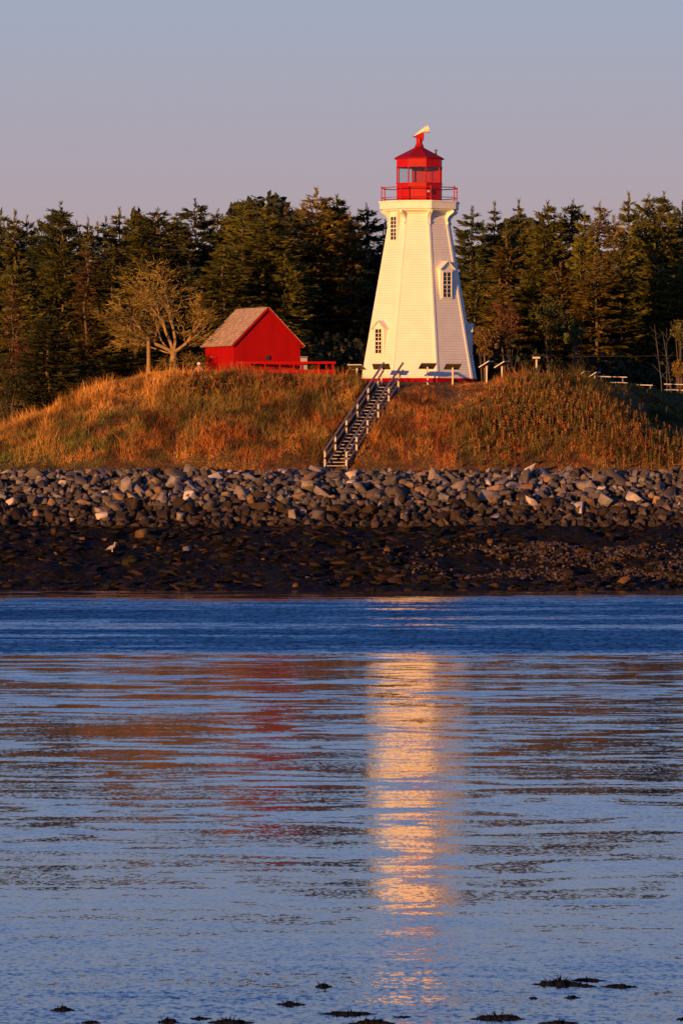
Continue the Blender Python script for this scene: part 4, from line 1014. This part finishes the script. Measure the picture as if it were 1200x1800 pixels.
# golden bare trees
def bare_tree(px, Y, label, forks, seed, r0, twn, name='bare_tree'):
    g = random.Random(seed); x = PX(px, Y); z = tz(x, Y); r = empty(name, (x, Y, z), label=label, cat='tree', group=None)
    q = MB(); tw = []
    def grow(p, d, L, rad, depth):
        pts = [p]; rr = [rad]; n = 5; cur = p.copy(); dd = d.copy()
        for i in range(n):
            dd = (dd + Vector((g.gauss(0, .16), g.gauss(0, .16), g.gauss(.03, .10)))).normalized(); cur = cur + dd * L / n; pts.append(cur.copy()); rr.append(rad * (1 - .55 * (i + 1) / n))
            if depth >= 1 and i >= 1 and depth < 4:
                for _ in range(2 if depth < 2 else 1):
                    a = Vector((g.gauss(0, 1), g.gauss(0, 1), g.gauss(.05, .35))).normalized(); nd = (dd * .9 + a * .75).normalized()
                    if g.random() < (.85 if depth == 1 else .62): grow(cur, nd, L * g.uniform(.42, .66), rr[-1] * .62, depth + 1)
        q.tube(pts, rr, 7 if depth < 2 else 4, cap=False)
        if depth >= 3: tw.append((pts[2], dd)); tw.append((pts[-1], dd)); tw.append((pts[3], dd))
    base = Vector((0, 0, -.3)); 
    H0 = forks['h']; tp = [base, Vector((.02, 0, H0 * .5)), Vector(forks.get('lean', (0, 0, 0))) + Vector((0, 0, H0))]; q.tube(tp, [r0 * 1.25, r0, r0 * .85], 9, cap=False)
    for (dx, dy, dz, L, rd) in forks['b']: grow(tp[-1] + Vector((0, 0, -.05 - g.uniform(0, .1))), Vector((dx, dy, dz)).normalized(), L, rd, 1)
    q.build('trunk', M['bare_bark'], r)
    gg = np.random.default_rng(seed); V = []; C = []
    for p, d in tw:
        m = twn; c = np.array(p[:])[None] + gg.normal(0, 1, (m, 3)) * np.array([.22, .22, .07]); T = np.array(d[:])[None] * np.array([1, 1, .45]) + gg.normal(0, .4, (m, 3)) * np.array([1, 1, .35]); T /= np.linalg.norm(T, axis=1)[:, None]
        W_ = np.cross(T, gg.normal(0, 1, (m, 3))); W_ /= np.linalg.norm(W_, axis=1)[:, None]; l = gg.uniform(.15, .36, m)[:, None]
        V.append(np.stack([c, c + W_ * .032, c + T * l + W_ * .018, c + T * l], 1).reshape(-1, 3)); C.append(np.repeat(np.array([[.22, .15, .032]]) * gg.uniform(.5, 1.3, m)[:, None], 4, 0))
    V = np.concatenate(V); C = np.concatenate(C); link('crown', fast_mesh('crown', V, np.arange(len(V)), 4, [M['leaf']], C), r)
bare_tree(303, 303, 'golden lit bare tree with a forked trunk left of the shed', dict(h=1.75, lean=(.08, 0, 0), b=[(-.9, -.1, .6, 3.0, .11), (-.4, .3, 1, 3.2, .11), (.9, -.2, .6, 2.2, .10), (.3, .1, 1.1, 3.0, .10), (-1, .2, .15, 2.3, .05), (1, .2, .2, 1.5, .05), (-.7, .6, .9, 2.6, .06)]), 3, .20, 4)
bare_tree(261, 302.5, 'slender golden trunk with level bare branches, left neighbour of the forked tree', dict(h=2.5, b=[(-1, 0, .12, 1.9, .05), (-.9, .2, .45, 1.6, .05), (-.5, .2, .8, 1.5, .05), (-1, -.2, -.05, 1.3, .035)]), 8, .11, 3)
bare_tree(326, 300.5, 'low tangle of bare golden branches between forked tree and shed', dict(h=.35, b=[(1, 0, .35, .9, .03), (-.8, 0, .4, .9, .03), (.4, 0, .7, .8, .03)]), 12, .05, 1, name='dead_bush')
# birch stems
for i, (px, l_) in enumerate(((1163, 'leftmost of the thin pale birch stems at the right'), (1171, 'middle of the thin pale birch stems at the right'), (1181, 'rightmost of the thin pale birch stems at the right'))):
    Y = 312 + i; x = PX(px, Y); z = tz(x, Y); r = empty('birch_tree', (x, Y, z), label=l_, cat='tree', group='thin birch stems'); q = MB()
    lean = (-.28, .0, -.35)[i]; q.tube([(0, 0, -.2), (lean * .2, 0, 1.3), (lean, .1, 3.2), (lean * 1.6, .2, 4.6)], [.035, .03, .025, .012], 6)
    for k in range(9): a = rg.uniform(0, 6.28); h_ = rg.uniform(1.2, 4.4); q.tube([(lean * h_ / 4, 0, h_), (lean * h_ / 4 + math.cos(a) * .5, math.sin(a) * .5, h_ + .5)], [.015, .005], 4)
    q.build('trunk', M['birch'], r)

# ------------------------------------------------------------------ seaweed tips breaking the surface near the camera
def seaweed(px, py, wpx, hpx, n, label, seed):
    Y = EYE * F / (py - HOR); x = PX(px, Y); hw = wpx * Y / F / 2; g = random.Random(seed); r = empty('seaweed_clump', (x, Y, 0), label=label, cat='seaweed', group='seaweed clumps at the surface')
    q = MB(); hh = hpx * Y / F * 1.6
    segs = max(6, int(hw / .03)); dep = .10 + hw * .2
    for i in range(segs):         # low matted ridge
        u = -1 + 2 * (i + .5) / segs; env = (1 - abs(u) ** 2) * g.uniform(.55, 1.1); c = Vector((u * hw, g.uniform(-.3, .3) * dep, 0))
        a = hw / segs * g.uniform(1.5, 2.6); b2 = dep * env * g.uniform(.5, 1); h2 = hh * .4 * env + .004
        q.loft([[c + Vector((math.cos(t_) * a * k_, math.sin(t_) * b2 * k_, z_)) for t_ in [2 * math.pi * j / 8 for j in range(8)]] for k_, z_ in ((1.2, -.01), (1, h2 * .4), (.5, h2), (.1, h2 * 1.1))])
    o = q.build('mat', M['seaweed'], r)
    q = MB()
    for i in range(int(n * .7)):
        u = max(-1, min(1, g.gauss(0, .45))); p = Vector((u * hw, g.uniform(-.5, .5) * dep, -.01)); h2 = hh * g.uniform(.3, 1.1) * (1 - .6 * abs(u)); lx = g.gauss(0, .6) * h2
        w_ = .007; q.add([p + Vector((-w_, 0, 0)), p + Vector((w_, 0, 0)), p + Vector((lx * .6 + w_ * .8, .01, h2 * .6)), p + Vector((lx, .0, h2)), p + Vector((lx * .6 - w_ * .8, -.01, h2 * .6))], [(0, 1, 2, 4), (4, 2, 3)])
    q.build('fronds', M['seaweed'], r)
sw_ = [(980, 1730, 80, 14, 60, 'largest spiky seaweed clump at the lower right'), (1032, 1724, 55, 7, 26, 'thin seaweed strip touching the upper right of the largest clump'), (1026, 1734, 40, 6, 14, 'short flat seaweed patch just right below the largest clump'),
       (1088, 1735, 58, 7, 22, 'flat seaweed patch right of the largest clump'), (1005, 1754, 26, 5, 10, 'small seaweed wisp below the largest clump'), (937, 1755, 14, 4, 6, 'tiny seaweed fleck left below the largest clump'),
       (875, 1791, 85, 12, 40, 'dark seaweed mound at the bottom edge, right of centre'), (982, 1799, 60, 8, 26, 'seaweed mound cut by the bottom edge at the right'), (610, 1783, 92, 8, 40, 'long low seaweed strip at the bottom left of the bright reflection'),
       (655, 1799, 72, 11, 40, 'seaweed mound cut by the bottom edge under the reflection'), (707, 1788, 28, 4, 10, 'small seaweed fleck inside the bright reflection'), (568, 1735, 26, 9, 16, 'small upright seaweed tuft left of the reflection'),
       (512, 1766, 44, 8, 22, 'sparse seaweed tuft below and left of the upright one'), (110, 1776, 40, 9, 36, 'spiky seaweed tuft alone at the lower left'), (296, 1797, 34, 9, 24, 'spiky seaweed tuft at the bottom edge, left of centre'),
       (352, 1791, 34, 5, 14, 'thin seaweed strip between the two bottom left tufts'), (405, 1798, 66, 10, 44, 'wide spiky seaweed tuft at the bottom edge, left of centre'), (160, 1798, 30, 6, 16, 'seaweed wisp at the bottom edge near the left corner'), (1197, 1792, 16, 5, 8, 'seaweed fleck at the lower right corner')]
for i, s in enumerate(sw_): seaweed(*s, seed=200 + i)
